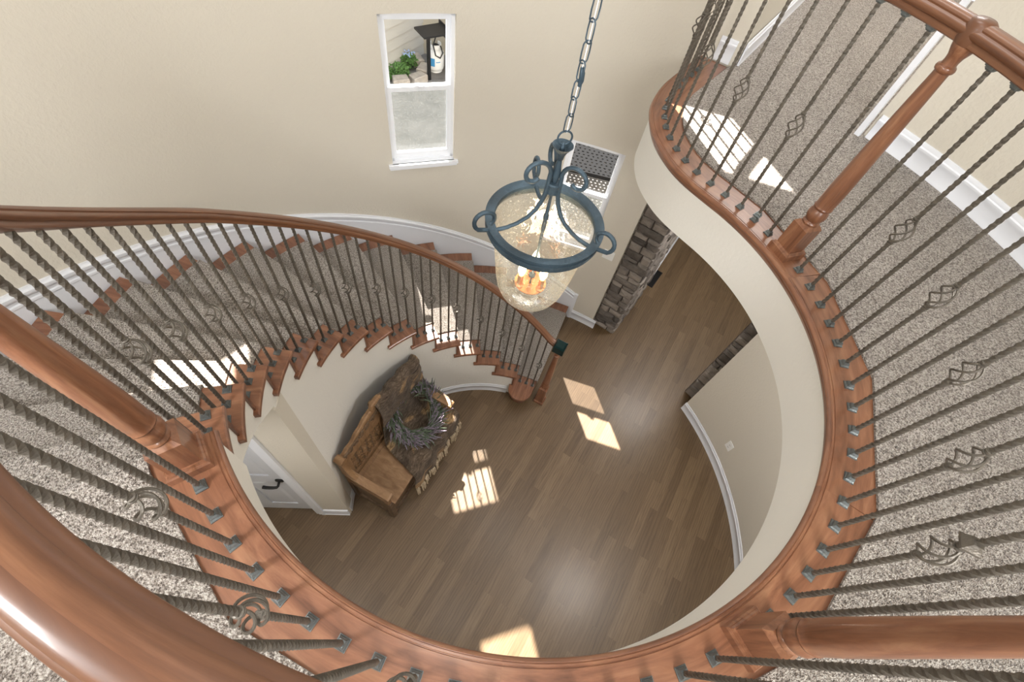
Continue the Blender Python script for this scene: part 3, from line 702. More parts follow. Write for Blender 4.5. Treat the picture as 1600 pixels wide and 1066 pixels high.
lr = thing('landing_railing', 'oak and wrought iron railing standing on the round carpeted landing edge', 'railing', (0, 0, 0))
rail_pts = [p for p in BPATH]
i0 = iang(-147); rp = [(p.x, p.y, HTOP) for p in rail_pts[i0:]]
mb = MB(); mb.sweep(rp, RAILP); mb.build('handrail', 'rail', lr, smooth=38)
def tang(th): return radians(th)
secA = [13.57 - 4.537 * i for i in range(16)] + [-58.95]
for i, th in enumerate(secA):
    bk = (i + 1) % 3 == 0; x, y = P(RB, th)
    bo = baluster(lr, 'LB' if bk else 'L', x, y, 0, tang(th), 0.432 if bk else None)
    if i == 14:
        sl = add('collar', MESH['loose'], bo, (0, 0, 0.505), 0.35); sl['label'] = 'loose collar slid up the bar'
secB = [-68.91 - 4.62 * i for i in range(17)]
for i, th in enumerate(secB):
    bk = i % 3 == 2; x, y = P(RB, th)
    baluster(lr, 'LB' if bk else 'L', x, y, 0, tang(th), 0.432 if bk else None)
# S-shaped section: equal steps along the path
acc = 0; i1 = iang(18.9); last = None; cnt = 0; nextd = 0.105; d = 0
for i in range(i1, len(BPATH) - 1):
    seg = (BPATH[i + 1] - BPATH[i]).length
    while d + seg >= nextd and cnt < 18:
        t = (nextd - d) / seg; p = BPATH[i].lerp(BPATH[i + 1], t); dr = BPATH[i + 1] - BPATH[i]
        cnt += 1; bk = cnt % 3 == 0
        bo = baluster(lr, 'LB' if bk else 'L', p.x, p.y, 0, atan2(dr.y, dr.x), 0.432 if bk else None)
        if cnt == 2: add('collar', MESH['shoe'], bo, (0, 0, 0.028), 0.2)
        nextd += 0.0965
    d += seg
for th in (18.9, -63.2, -147.3):
    x, y = P(RB + 0.005, th); newel_part(lr, x, y, 0, radians(th))

sr = thing('stair_railing', 'descending oak and wrought iron railing on the curved staircase', 'railing', (0, 0, 0))
def srR(th): return RB + min(0.034, max(0.0, (200 - th)) * 0.0004)
def srz(th): return -RISE * (211.35 - th) / 9.56 + 0.910 - (0.036 * min(1.0, max(0.0, (th - 172) / 31.0)) if th < 203 else 0.036 - 0.018 * (th - 203) / 8.35)
pts = []
th = 212.4
while th > 66.0:
    z = srz(th); z = min(z, HTOP) if th > 208 else z
    x, y = P(srR(th), th); pts.append((x, y, z)); th -= 1.5
x, y = P(srR(64.5), 64.5); pts.append((x, y, srz(66.0) - 0.012)); x, y = P(srR(62.9), 62.9); pts.append((x, y, srz(66) - 0.018)); x, y = P(srR(61.4), 61.4); pts.append((x, y, srz(66) - 0.02))
mb = MB(); mb.sweep(pts, RAILP); mb.build('handrail', 'rail', sr, smooth=38)
for k in range(1, 16):
    for q in range(3):
        th = A(k) + 6.1 - q * 3.15
        x, y = P(srR(th), th); need = srz(th) - zs(k) + 0.004
        key = 'S%d' % q
        bo = baluster(sr, key, x, y, zs(k), radians(th), 0.432 if q == 2 else None, collar=False)
# start newel on the entry floor with a dark metal cap
x, y = P(srR(61.9) - 0.015, 61.9)
e = MB(); e.frustum(0, 0.055, 0.03, 0.055); e.frustum(0.03, 0.055, 0.04, 0.046); e.frustum(0.04, 0.043, 0.30, 0.043); e.frustum(0.30, 0.043, 0.315, 0.03)
e.lathe([(0.030, 0.31), (0.036, 0.325), (0.030, 0.338), (0.040, 0.355), (0.042, 0.37), (0.036, 0.39), (0.039, 0.40), (0.036, 0.41), (0.037, 0.45), (0.034, 0.62), (0.028, 0.82), (0.0245, 0.93), (0.030, 0.945), (0.030, 0.955), (0.023, 0.962), (0.026, 0.99), (0.035, 1.01), (0.036, 1.03)], 24)
nw = e.build('newel_post', 'oakv', sr, smooth=35, loc=(x, y, FL)); nw.rotation_euler = (0, 0, radians(61.9))
M['gloss'] = simple('dark_gloss_cap', (0.012, 0.035, 0.035), 0.08, 0.4)
e = MB(); e.frustum(1.03, 0.040, 1.045, 0.050); e.frustum(1.045, 0.052, 1.125, 0.052); e.frustum(1.125, 0.052, 1.140, 0.038); cp_ = e.build('newel_cap', 'gloss', nw); cp_['label'] = 'dark glossy cap'

# ================================================================== LANTERN
LX, LY = 0.226, 1.10
ln = thing('lantern', 'blue-grey iron bell jar lantern with lit candle bulbs hanging on a chain', 'lantern', (LX, LY, 0))
mb = MB(); z = 0.723; i = 0
while z < CEIL - 0.03:       # chain links turned a quarter each time
    L_, w_, r_ = 0.0245, 0.0110, 0.0018; zc = z + L_; a = (i % 2) * pi / 2 + 0.5; loop = []
    for j in range(16):
        t = 2 * pi * j / 16; u = w_ * cos(t); v = (L_ - w_) * (1 if sin(t) > 0.01 else -1 if sin(t) < -0.01 else 0) + w_ * sin(t)
        loop.append((u * cos(a), u * sin(a), zc + v))
    mb.tube(loop, r_, 6, closed=True); z += 2 * L_ - 0.0065; i += 1
mb.build('chain', 'lantern', ln, smooth=60)
mb = MB(); mb.tube([(0.0012, 0.0, zc) for zc in [0.72 + k * 0.05 for k in range(44)]], 0.0013, 6); mb.build('cord', 'trim', ln)
mb = MB(); mb.tube([(0.0035, -0.002, 0.842), (0.0055, -0.002, 0.855), (0.004, -0.001, 0.872), (0.0005, 0, 0.885)], lambda t: 0.004 + 0.003 * sin(pi * t), 8); mb.build('chain_clip', 'lantern', ln, smooth=50)
mb = MB(); a = 0.15; mb.tube([(0.019 * cos(2 * pi * j / 24) * cos(a), 0.019 * cos(2 * pi * j / 24) * sin(a), 0.706 + 0.019 * sin(2 * pi * j / 24)) for j in range(24)], 0.0026, 8, closed=True); mb.build('hanging_ring', 'lantern', ln, smooth=60)
mb = MB(); mb.lathe([(0.004, 0.640), (0.009, 0.642), (0.011, 0.655), (0.017, 0.668), (0.027, 0.682), (0.029, 0.6845), (0.026, 0.683), (0.016, 0.672), (0.008, 0.668), (0.004, 0.69), (0.003, 0.692)], 28); mb.build('cup', 'lantern', ln, smooth=60)
mb = MB(); mb.lathe([(0.006, 0.645), (0.0085, 0.625), (0.012, 0.60), (0.010, 0.575), (0.006, 0.565), (0.0045, 0.50), (0.006, 0.45), (0.0085, 0.44), (0.0085, 0.43), (0.006, 0.42), (0.0075, 0.39), (0.005, 0.37), (0.004, 0.17), (0.012, 0.165), (0.012, 0.155), (0.004, 0.15), (0.004, 0.10), (0.008, 0.09), (0.0, 0.082)], 16); mb.build('stem', 'lantern', ln, smooth=60)
mb = MB(); mb.lathe([(0.018, 0.530), (0.0215, 0.533), (0.0215, 0.562), (0.018, 0.566)], 20); mb.build('arm_collar', 'lantern', ln, smooth=40)
ZB = 0.40
mb = MB(); mb.lathe([(0.176, ZB - 0.016), (0.181, ZB - 0.018), (0.181, ZB - 0.008), (0.186, ZB - 0.006), (0.186, ZB + 0.006), (0.181, ZB + 0.008), (0.181, ZB + 0.016), (0.188, ZB + 0.019), (0.188, ZB + 0.025), (0.172, ZB + 0.025), (0.160, ZB + 0.020), (0.157, ZB + 0.012), (0.168, ZB - 0.016), (0.176, ZB - 0.016)], 72, caps=False); mb.build('band', 'lantern', ln, smooth=40)
def scroll_arm(az):
    ca, sa = cos(az), sin(az); pr = []
    for i in range(19):      # upper curl
        t = i / 18; ang = radians(-60 - 300 + 300 * t + 240); r = 0.014 + 0.024 * t
        ang = radians(240 + 300 * (1 - t) * -1 + 300 - 60); r = 0.017 + 0.029 * t; pr.append((0.064 + r * cos(radians(-130 + 310 * t)), 0.600 + r * sin(radians(-130 + 310 * t))))
    pr += [(0.0195, 0.572), (0.0200, 0.548), (0.021, 0.528), (0.028, 0.500), (0.042, 0.470), (0.064, 0.445), (0.094, 0.427), (0.126, 0.417), (0.158, 0.414), (0.188, 0.420)]
    for i in range(1, 19):   # lower curl beyond the band
        t = i / 18; r = 0.042 - 0.021 * t; pr.append((0.196 + r * cos(radians(-70 + 300 * t)), 0.460 + r * sin(radians(-70 + 300 * t))))
    return [(x * ca, x * sa, zz) for x, zz in pr]
for az in (-160, -34, 98):
    mb = MB(); mb.tube(scroll_arm(radians(az)), 0.0068, 8); mb.build('scroll_arm', 'lantern', ln, smooth=60)
gp = [(0.166, 0.405), (0.163, 0.395), (0.158, 0.36), (0.149, 0.30), (0.140, 0.23), (0.132, 0.17), (0.122, 0.12), (0.106, 0.08), (0.080, 0.048), (0.048, 0.030), (0.018, 0.024), (0.0, 0.023)]
mb = MB(); mb.lathe(gp, 64, caps=False); mb.build('glass_bell', 'seeded', ln, smooth=80, fix=True)
mb = MB(); mb.lathe([(0.004, 0.108), (0.052, 0.112), (0.058, 0.118), (0.058, 0.121), (0.05, 0.118), (0.004, 0.115)], 28); mb.build('candle_plate', 'copper', ln, smooth=40)
for q in range(3):
    a = radians(200 + 120 * q); x, y = 0.044 * cos(a), 0.044 * sin(a)
    mb = MB(); mb.lathe([(0.013, 0.118), (0.016, 0.122), (0.010, 0.128), (0.0105, 0.175), (0.0, 0.176)], 16, (x, y)); cs = mb.build('candle_sleeve', 'copper', ln, smooth=40)
    mb = MB(); mb.lathe([(0.006, 0.175), (0.011, 0.185), (0.0145, 0.198), (0.013, 0.212), (0.008, 0.228), (0.003, 0.242), (0.0, 0.247)], 16, (x, y)); mb.build('bulb', 'bulb', cs, smooth=60)
    l = bpy.data.lights.new('bulb_light', 'POINT'); l.energy = 0.28; l.color = (1, 0.75, 0.45); l.shadow_soft_size = 0.018
    lo = bpy.data.objects.new('bulb_light', l); COL.objects.link(lo); lo.location = (LX + x, LY + y, 0.262)

# ================================================================== STONE PILLARS
def stone_pillar(name, label, x0, x1, y0, y1, z0, z1, mat, seed):
    """stones laid on the front (-y) face and the sides of a core, in a local frame"""
    rnd = random.Random(seed); e = MB(); z = z0
    def stone(a, c, zl, zh, face, depth):
        e.t = rnd.random(); g = 0.004; j = lambda s_: rnd.uniform(-s_, s_)
        c8 = []
        for (u, w, dd) in ((a, zl, 0), (c, zl, 0), (c, zh, 0), (a, zh, 0)): c8.append((u, w, -0.05))
        n = 4; rows = []
        for dd, ins in ((-0.05, 0.0), (depth * 0.55, 0.002), (depth, 0.011 + rnd.uniform(0, 0.006))):
            ring = [(a + g + ins, zl + g + ins), ((a + c) / 2 + j(.01), zl + g + ins + j(0.003)), (c - g - ins, zl + g + ins), (c - g - ins + j(.003), (zl + zh) / 2), (c - g - ins, zh - g - ins), ((a + c) / 2 + j(.01), zh - g - ins + j(.003)), (a + g + ins, zh - g - ins), (a + g + ins + j(.003), (zl + zh) / 2)]
            rows.append([face(u, w, dd + (j(0.006) if dd > 0 else 0)) for u, w in ring])
        rows = [[tuple(mat @ Vector(p)) for p in r] for r in rows]
        ids = e.grid(rows, True); cc = e.vert(tuple(mat @ Vector(face((a + c) / 2, (zl + zh) / 2, depth + 0.008))))
        for q in range(8): e.face([ids[-1][q], ids[-1][(q + 1) % 8], cc])
    e.t = 0.0; e.box((x0 + 0.02, y0 + 0.02, z0), (x1 - 0.02, y1, z1), mat)
    while z < z1 - 0.02:
        h = min(rnd.choice((0.055, 0.07, 0.085, 0.10, 0.12)), z1 - z)
        for lo_, hi_, fc in ((x0, x1, lambda u, w, d: (u, y0 + 0.02 - d, w)), (y0, y1, lambda u, w, d: (x1 - 0.02 + d, u, w)), (y0, y1, lambda u, w, d: (x0 + 0.02 - d, u, w))):
            u = lo_
            while u < hi_ - 0.02:
                wd = rnd.uniform(0.10, 0.24); wd = hi_ - u if hi_ - u - wd < 0.07 else wd
                stone(u, u + wd, z, z + h, fc, rnd.uniform(0.018, 0.042)); u += wd
        z += h
    o = e.build(name, 'stone', tone=True, smooth=20); tag(o, label, 'pillar'); return o
F1 = Matrix.Translation((1.565, 3.305, 0)) @ Matrix.Rotation(radians(-35), 4, 'Z')
stone_pillar('stone_pillar', 'brown stacked stone facing beside the small window at the mouth of the hall', 0.0, 0.275, -0.02, 0.95, FL, -0.34, F1, 3)
F2 = Matrix.Translation((2.585, 2.265, 0)) @ Matrix.Rotation(radians(42.4), 4, 'Z')
stone_pillar('stone_pillar', 'brown stacked stone edge where the curved beige wall with the outlet ends', 0.06, 1.2, -0.06, 0.125, FL, -0.34, F2, 5)

# ================================================================== SMALL FITTINGS
def plate(name, label, R, th, z, w, h, kind):
    x, y = P(R, th); e = thing(name, label, 'outlet' if kind == 'outlet' else 'switch', (x, y, z), radians(th + 90))
    mb = MB(); mb.prism([(-w / 2, -h / 2), (w / 2, -h / 2), (w / 2, h / 2), (-w / 2, h / 2)], 0.0, 0.006, Matrix.Rotation(radians(90), 4, 'X') @ Matrix.Identity(4), bevel=0.002)
    for v in range(len(mb.v)):
        p = mb.v[v]; mb.v[v] = (p[0], -p[1] if False else abs(p[1]) * 1.0, p[2])
    mb.build('cover_plate', 'plate', e)
    mb = MB()
    if kind == 'outlet':
        for zc in (-0.019, 0.019):
            mb.box((-0.008, 0.006, zc - 0.004), (-0.005, 0.0068, zc + 0.006)); mb.box((0.005, 0.006, zc - 0.004), (0.008, 0.0068, zc + 0.006)); mb.box((-0.002, 0.006, zc - 0.010), (0.002, 0.0068, zc - 0.006))
        mb.build('socket_slots', 'black', e)
    else:
        for xc in (-0.023, 0.023): mb.box((xc - 0.005, 0.006, -0.010), (xc + 0.005, 0.014, 0.010))
        mb.build('toggle', 'plate', e)
    return e
plate('wall_outlet', 'white outlet cover low on the curved beige wall', RO - 0.001, 12.0, -2.74, 0.075, 0.115, 'outlet')
plate('light_switch', 'white switch plate on the wall between the lantern and the stone facing', RO - 0.001, 62.7, -1.955, 0.115, 0.115, 'switch')
vt = thing('floor_vent', 'black metal floor register beside the stone facing in the hall', 'vent', (2.47, 4.09, FL), radians(54))
mb = MB(); mb.box((-0.17, -0.06, 0), (0.17, -0.05, 0.006)); mb.box((-0.17, 0.05, 0), (0.17, 0.06, 0.006)); mb.box((-0.17, -0.05, 0), (-0.155, 0.05, 0.006)); mb.box((0.155, -0.05, 0), (0.17, 0.05, 0.006)); mb.box((-0.155, -0.05, 0), (0.155, 0.05, 0.001)); mb.build('vent_frame', 'black', vt)
mb = MB()
for q in range(20): mb.box((-0.15 + q * 0.0155, -0.05, 0.001), (-0.143 + q * 0.0155, 0.05, 0.005))
mb.build('vent_slats', 'black', vt)

# ================================================================== BENCH   local x along the bench, y from back to front
BO = Vector((-0.904, 1.133)); tx = Vector((0.455, 0.876)).normalized(); ny = Vector((tx.y, -tx.x))
bang = atan2(tx.y, tx.x)
bn = thing('storage_bench', 'carved honey brown wooden bench standing against the round wall under the stairs', 'bench', (BO.x, BO.y, FL), bang)
# local frame: x = along, y_local = -(back to front)
BL, BD = 0.98, 0.43
def Bx(lo, hi): return ((lo[0], -hi[1], lo[2]), (hi[0], -lo[1], hi[2]))
def bbox(mb, x0, x1, d0, d1, z0, z1): mb.box((x0, -d1, z0), (x1, -d0, z1))
mb = MB(); bbox(mb, 0.02, BL - 0.02, 0.02, BD - 0.02, 0.05, 0.43); 
for x0 in (0.0, BL - 0.05):
    for d0 in (0.0, BD - 0.05): bbox(mb, x0, x0 + 0.05, d0, d0 + 0.05, 0.0, 0.44)
for z0, z1 in ((0.04, 0.10), (0.38, 0.435)):
    bbox(mb, 0.05, BL - 0.05, BD - 0.025, BD - 0.008, z0, z1); bbox(mb, 0.006, 0.022, 0.05, BD - 0.05, z0, z1); bbox(mb, BL - 0.022, BL - 0.006, 0.05, BD - 0.05, z0, z1)
bbox(mb, BL / 2 - 0.03, BL / 2 + 0.03, BD - 0.025, BD - 0.008, 0.10, 0.38); mb.build('chest', 'pined', bn)
mb = MB(); bbox(mb, 0.035, BL - 0.035, 0.05, BD + 0.025, 0.435, 0.46); bbox(mb, 0.05, BL - 0.05, 0.05, 0.085, 0.46, 0.475); mb.build('seat', 'pine', bn)
for x0, sg in ((-0.012, 1), (BL - 0.053, -1)):
    mb = MB(); pr = [(0.03, 0.66), (0.10, 0.655), (0.34, 0.645), (0.43, 0.635), (0.445, 0.64), (0.445, 0.672), (0.43, 0.682), (0.30, 0.685), (0.10, 0.695), (0.03, 0.71)]
    Mx = Matrix(((0, 0, 1, x0), (-1, 0, 0, 0), (0, 1, 0, 0), (0, 0, 0, 1)))
    mb.prism(pr, 0.0, 0.065, Mx)
    xa = x0 + 0.012
    bbox(mb, xa, xa + 0.04, BD - 0.055, BD - 0.012, 0.44, 0.645); bbox(mb, xa + 0.004, xa + 0.032, 0.02, BD - 0.05, 0.44, 0.50); bbox(mb, xa + 0.010, xa + 0.024, 0.03, BD - 0.05, 0.50, 0.65)
    # the curved shoulder from arm up to back
    sh_ = [(0.0, 0.66), (0.16, 0.66), (0.13, 0.70), (0.085, 0.76), (0.06, 0.84), (0.05, 0.93), (0.045, 0.99), (0.0, 0.99)]
    mb.prism(sh_, 0.008, 0.052, Mx); mb.tube([(x0 + 0.03, -0.05 - 0.02, 0.985), (x0 + 0.03, 0.005, 0.985)], 0.034, 14)
    mb.build('arm', 'pine', bn, smooth=30)
mb = MB(); bbox(mb, 0.0, BL, 0.0, 0.028, 0.42, 0.94)
for x0, x1 in ((0.03, 0.09), (BL / 2 - 0.03, BL / 2 + 0.03), (BL - 0.09, BL - 0.03)): bbox(mb, x0, x1, 0.026, 0.045, 0.46, 0.93)
bbox(mb, 0.05, BL - 0.05, 0.026, 0.045, 0.46, 0.52); bbox(mb, 0.03, BL - 0.03, 0.026, 0.047, 0.86, 0.95); mb.build('back_frame', 'pine', bn)
def spiral(mb, cx_, cz, r0, turns, a0, d, rad=0.006, sg=1):
    pts = []
    n = int(18 * turns)
    for i in range(n + 1):
        t = i / n; a = a0 + sg * 2 * pi * turns * t; r = r0 * (1 - 0.82 * t); pts.append((cx_ + r * cos(a), -d, cz + r * sin(a)))
    mb.tube(pts, lambda t: rad * (1 - 0.4 * t), 6)
for s0, s1 in ((0.09, BL / 2 - 0.03), (BL / 2 + 0.03, BL - 0.09)):
    mb = MB(); bbox(mb, s0, s1, 0.026, 0.030, 0.52, 0.86); cpn = mb.build('carved_panel', 'pined', bn); mb = MB(); rnd = random.Random(int(s0 * 100)); nx_ = 6; nz = 6
    for ix in range(nx_):
        for iz in range(nz):
            spiral(mb, s0 + 0.03 + (s1 - s0 - 0.06) * ix / (nx_ - 1), 0.555 + 0.27 * iz / (nz - 1), 0.030, 1.3, rnd.uniform(0, 6), 0.031, 0.0055, rnd.choice((-1, 1)))
    mb.build('carved_scrolls', 'pine', cpn, smooth=50)
# crest rail with its carved outline
cr = []
n = 60
for i in range(n + 1):
    x = BL * i / n; u = abs(x - BL / 2) / (BL / 2)
    zt = 0.985 + 0.15 * (0.5 + 0.5 * cos(pi * min(1, u * 1.05))) + 0.012 * sin(u * 26) * (0.3 + 0.7 * u)
    if u < 0.10: zt += 0.035
    elif u < 0.16: zt -= 0.012
    if u > 0.86: zt += 0.02 * sin((u - 0.86) / 0.14 * pi)
    cr.append((x, zt))
mb = MB(); Mc = Matrix(((1, 0, 0, 0), (0, 0, -1, 0), (0, 1, 0, 0), (0, 0, 0, 1)))
mb.prism([(0, 0.93), (BL, 0.93)] + cr[::-1], 0.004, 0.046, Mc)
mb.tube([(x_, -0.03, z_ - 0.004) for x_, z_ in cr[2:-2]], 0.013, 8)
crest = mb.build('crest', 'pine', bn, smooth=40); mb = MB()
for i in range(14):
    x = 0.06 + (BL - 0.12) * i / 13; u = abs(x - BL / 2) / (BL / 2); zt = 0.965 + 0.075 * (0.5 + 0.5 * cos(pi * u)); spiral(mb, x, zt, 0.032, 1.2, i, 0.048, 0.0075, 1 if x < BL / 2 else -1)
    mb.tube([(x - 0.03, -0.046, zt + 0.02), (x, -0.052, zt + 0.045), (x + 0.03, -0.046, zt + 0.035)], 0.007, 6)
mb.build('crest_carving', 'pined', crest, smooth=40)

# ------------------------------------------------ blanket over the far half of the bench
def fur_mat():
    mt, nt, b = new_mat('brown_fur_blanket'); L = nt.links.new
    tc = N(nt, 'ShaderNodeTexCoord'); n = N(nt, 'ShaderNodeTexNoise', i_Scale=16.0, i_Detail=8.0, i_Roughness=0.7, i_Distortion=1.2); mp = N(nt, 'ShaderNodeMapping'); mp.inputs['Scale'].default_value = (2.2, 0.9, 1); L(tc.outputs['UV'], mp.inputs['Vector']); L(mp.outputs['Vector'], n.inputs['Vector'])
    big = N(nt, 'ShaderNodeTexNoise', i_Scale=3.6, i_Detail=2.0, i_Distortion=0.4); L(tc.outputs['UV'], big.inputs['Vector'])
    r = ramp(nt, [(0.3, (0.030, 0.021, 0.015)), (0.5, (0.10, 0.073, 0.053)), (0.72, (0.21, 0.165, 0.125))]); L(n.outputs['Fac'], r.inputs['Fac'])
    r2 = ramp(nt, [(0.25, (0.42, 0.40, 0.38)), (0.46, (1.0, 1.0, 1.0)), (0.60, (1.15, 1.12, 1.05)), (0.64, (2.6, 2.25, 1.6)), (0.8, (3.0, 2.6, 1.8))]); L(big.outputs['Fac'], r2.inputs['Fac'])
    x = N(nt, 'ShaderNodeMixRGB', blend_type='MULTIPLY'); x.inputs[0].default_value = 1; L(r.outputs['Color'], x.inputs[1]); L(r2.outputs['Color'], x.inputs[2]); L(x.outputs['Color'], b.inputs['Base Color'])
    b.inputs['Roughness'].default_value = 0.9; b.inputs['Sheen Weight'].default_value = 0.08; b.inputs['Specular IOR Level'].default_value = 0.15
    f_ = N(nt, 'ShaderNodeTexNoise', i_Scale=150.0, i_Detail=2.0); L(tc.outputs['Object'], f_.inputs['Vector'])
    bp = N(nt, 'ShaderNodeBump', i_Strength=0.8, i_Distance=0.006); L(f_.outputs['Fac'], bp.inputs['Height']); L(bp.outputs['Normal'], b.inputs['Normal']); return mt
M['fur'] = fur_mat()
bk = thing('throw_blanket', 'brown and cream fur throw blanket with fringe draped over half of the carved bench', 'blanket', (BO.x, BO.y, FL), bang)
path = [(-0.028, 0.86), (-0.032, 0.98), (-0.030, 1.06), (-0.012, 1.115), (0.020, 1.125), (0.055, 1.09), (0.068, 1.0), (0.070, 0.90), (0.072, 0.78), (0.078, 0.66), (0.088, 0.56), (0.115, 0.505), (0.16, 0.483), (0.24, 0.478), (0.33, 0.478), (0.41, 0.480), (0.452, 0.478), (0.475, 0.455), (0.482, 0.40), (0.486, 0.33), (0.494, 0.27)]
ln_ = [0.0]
for i in range(1, len(path)): ln_.append(ln_[-1] + hypot(path[i][0] - path[i - 1][0], path[i][1] - path[i - 1][1]))
fine = []
for i in range(len(path) - 1):
    for j in range(3):
        t = j / 3; fine.append((path[i][0] * (1 - t) + path[i + 1][0] * t, path[i][1] * (1 - t) + path[i + 1][1] * t, (ln_[i] * (1 - t) + ln_[i + 1] * t) / ln_[-1]))
fine.append((*path[-1], 1.0))
rows = []; NU = 44
from mathutils import noise as mnoise
for (d, z, s_) in fine:
    row = []
    for j in range(NU + 1):
        u = j / NU
        left = 0.47 - 0.015 * sin(s_ * 9) - max(0, s_ - 0.35) * 0.32; rightx = 1.015 + 0.01 * sin(s_ * 12)
        x = left + (rightx - left) * u
        bump = 0.012 * mnoise.noise(Vector((x * 7, s_ * 11, 0.3))) + 0.006 * mnoise.noise(Vector((x * 20, s_ * 30, 5)))
        fold = 0.010 * sin(x * 34 + s_ * 3) * (1 if s_ > 0.72 or s_ < 0.4 else 0.35)
        dz = 0.0
        if s_ < 0.28: # over the crest: follows its hump
            uu = abs(x - BL / 2) / (BL / 2); dz = -0.075 * (1 - (0.5 + 0.5 * cos(pi * min(1, uu)))) + 0.035
        # arm of the far end lifts the cloth
        lift = 0.0
        if 0.40 < s_ < 0.80 and x > 0.90: lift = 0.20 * min(1, (x - 0.90) / 0.05) * (1 - 0.15 * (d / 0.4))
        vert_part = 1.0 if (s_ < 0.42 or s_ > 0.74) else 0.25
        row.append((x, -(d + (bump + fold + 0.012) * vert_part + 0.004), z + dz + lift + (bump + 0.010) * (1.0 - vert_part)))
    rows.append(row)
mb = MB(); mb.grid(rows, False, ([f_[2] * 2.4 for f_ in fine], [j / NU * 0.8 for j in range(NU + 2)]))
bo_ = mb.build('cloth', 'fur', bk, smooth=80)
so_ = bo_.modifiers.new('thickness', 'SOLIDIFY'); so_.thickness = 0.010; so_.offset = 1
mb = MB(); rnd = random.Random(9)
M['fringe'] = simple('fringe_wool', (0.42, 0.34, 0.24), 0.9, var=0.3, vscale=30)
for j in range(0, 34):
    u = (j + 0.5) / 34; p = rows[-1][min(NU, int(u * NU))]
    for q in range(2):
        x = p[0] + (q - 0.5) * 0.006; y = p[1] - 0.012; z0 = p[2] + 0.02; h = rnd.uniform(0.11, 0.135); wv = rnd.uniform(-.008, .008)
        mb.tube([(x, y, z0), (x, y - 0.010, z0 - h * 0.2), (x + wv * 0.4, y - 0.010, z0 - h * 0.5), (x + wv, y - 0.012 - rnd.uniform(0, .01), z0 - h)], lambda t: 0.0055 + 0.002 * sin(t * 22), 6)
fr_ = mb.build('fringe', 'fringe', bk, smooth=60); fr_['kind'] = 'stuff'

# ------------------------------------------------ lavender wreath lying on the blanket
M['leafg'] = simple('grey_green_leaf', (0.075, 0.10, 0.06), 0.7, var=0.45, vscale=40)
M['lav'] = simple('lavender_flower', (0.20, 0.165, 0.205), 0.85, var=0.4, vscale=60)
M['twig'] = simple('dark_twig', (0.05, 0.038, 0.028), 0.85)
wc = BO + tx * 0.735 + ny * 0.185
wr = thing('wreath', 'lavender and grey-green leaf wreath lying on the fur blanket', 'wreath', (wc.x, wc.y, FL + 0.66), bang); wr.rotation_euler = (radians(32), 0, bang); wr.scale = (1.25, 1.25, 1.25)
rnd = random.Random(4)
mb = MB()
for q in range(7):
    ph = rnd.uniform(0, 6); mb.tube([((0.165 + 0.012 * cos(5 * t + ph)) * cos(t), (0.165 + 0.012 * cos(5 * t + ph)) * sin(t), 0.012 * sin(5 * t + ph)) for t in [2 * pi * k / 48 for k in range(48)]], 0.006, 5, closed=True)
mb.build('twig_ring', 'twig', wr, smooth=60)
def blade(mb, p, d, L_, w, curl):
    d = d.normalized(); s_ = d.cross(Vector((0, 0, 1)))
    if s_.length < .05: s_ = Vector((1, 0, 0))
    s_.normalize(); up = s_.cross(d); r_ = []
    for i in range(5):
        t = i / 4; c = p + d * L_ * t + up * curl * t * t - Vector((0, 0, 0.25 * L_ * t * t)); ww = w * (sin(pi * min(0.97, 0.12 + 0.88 * t)) ** 0.7); r_.append([tuple(c - s_ * ww), tuple(c + up * ww * 0.5), tuple(c + s_ * ww)])
    mb.grid(r_)
mb = MB(); mf = MB()
for q in range(700):
    t = rnd.uniform(0, 2 * pi); R_ = 0.165 + rnd.uniform(-0.035, 0.035); p = Vector((R_ * cos(t), R_ * sin(t), rnd.uniform(-0.01, 0.03)))
    tang_ = Vector((-sin(t), cos(t), 0)); rad_ = Vector((cos(t), sin(t), 0)); d = tang_ * rnd.uniform(0.2, 1.1) + rad_ * rnd.uniform(-0.45, 1.0) + Vector((0, 0, rnd.uniform(0.0, 0.9)))
    blade(mb, p, d, rnd.uniform(0.06, 0.125), rnd.uniform(0.0022, 0.0042), rnd.uniform(-0.02, 0.02))
for q in range(330):
    t = rnd.uniform(0, 2 * pi); R_ = 0.17 + rnd.uniform(-0.04, 0.05); p = Vector((R_ * cos(t), R_ * sin(t), rnd.uniform(0.0, 0.035)))
    d = (Vector((-sin(t), cos(t), 0)) * rnd.uniform(0.2, 1.1) + Vector((cos(t), sin(t), 0)) * rnd.uniform(-0.3, 1.0) + Vector((0, 0, rnd.uniform(0.1, 0.9)))).normalized()
    L_ = rnd.uniform(0.05, 0.085); pts_ = [p + d * L_ * k / 9 for k in range(10)]
    s0 = d.cross(Vector((0, 0, 1))).normalized()
    mf.tube([tuple(x) for x in pts_], lambda u: 0.0026 + 0.0048 * abs(sin(u * 14)) * sin(pi * min(0.98, 0.1 + 0.9 * u)), 6)
lf = mb.build('leaves', 'leafg', wr, smooth=60, fix=False); lf['kind'] = 'stuff'
ff = mf.build('flower_spikes', 'lav', wr, smooth=60); ff['kind'] = 'stuff'

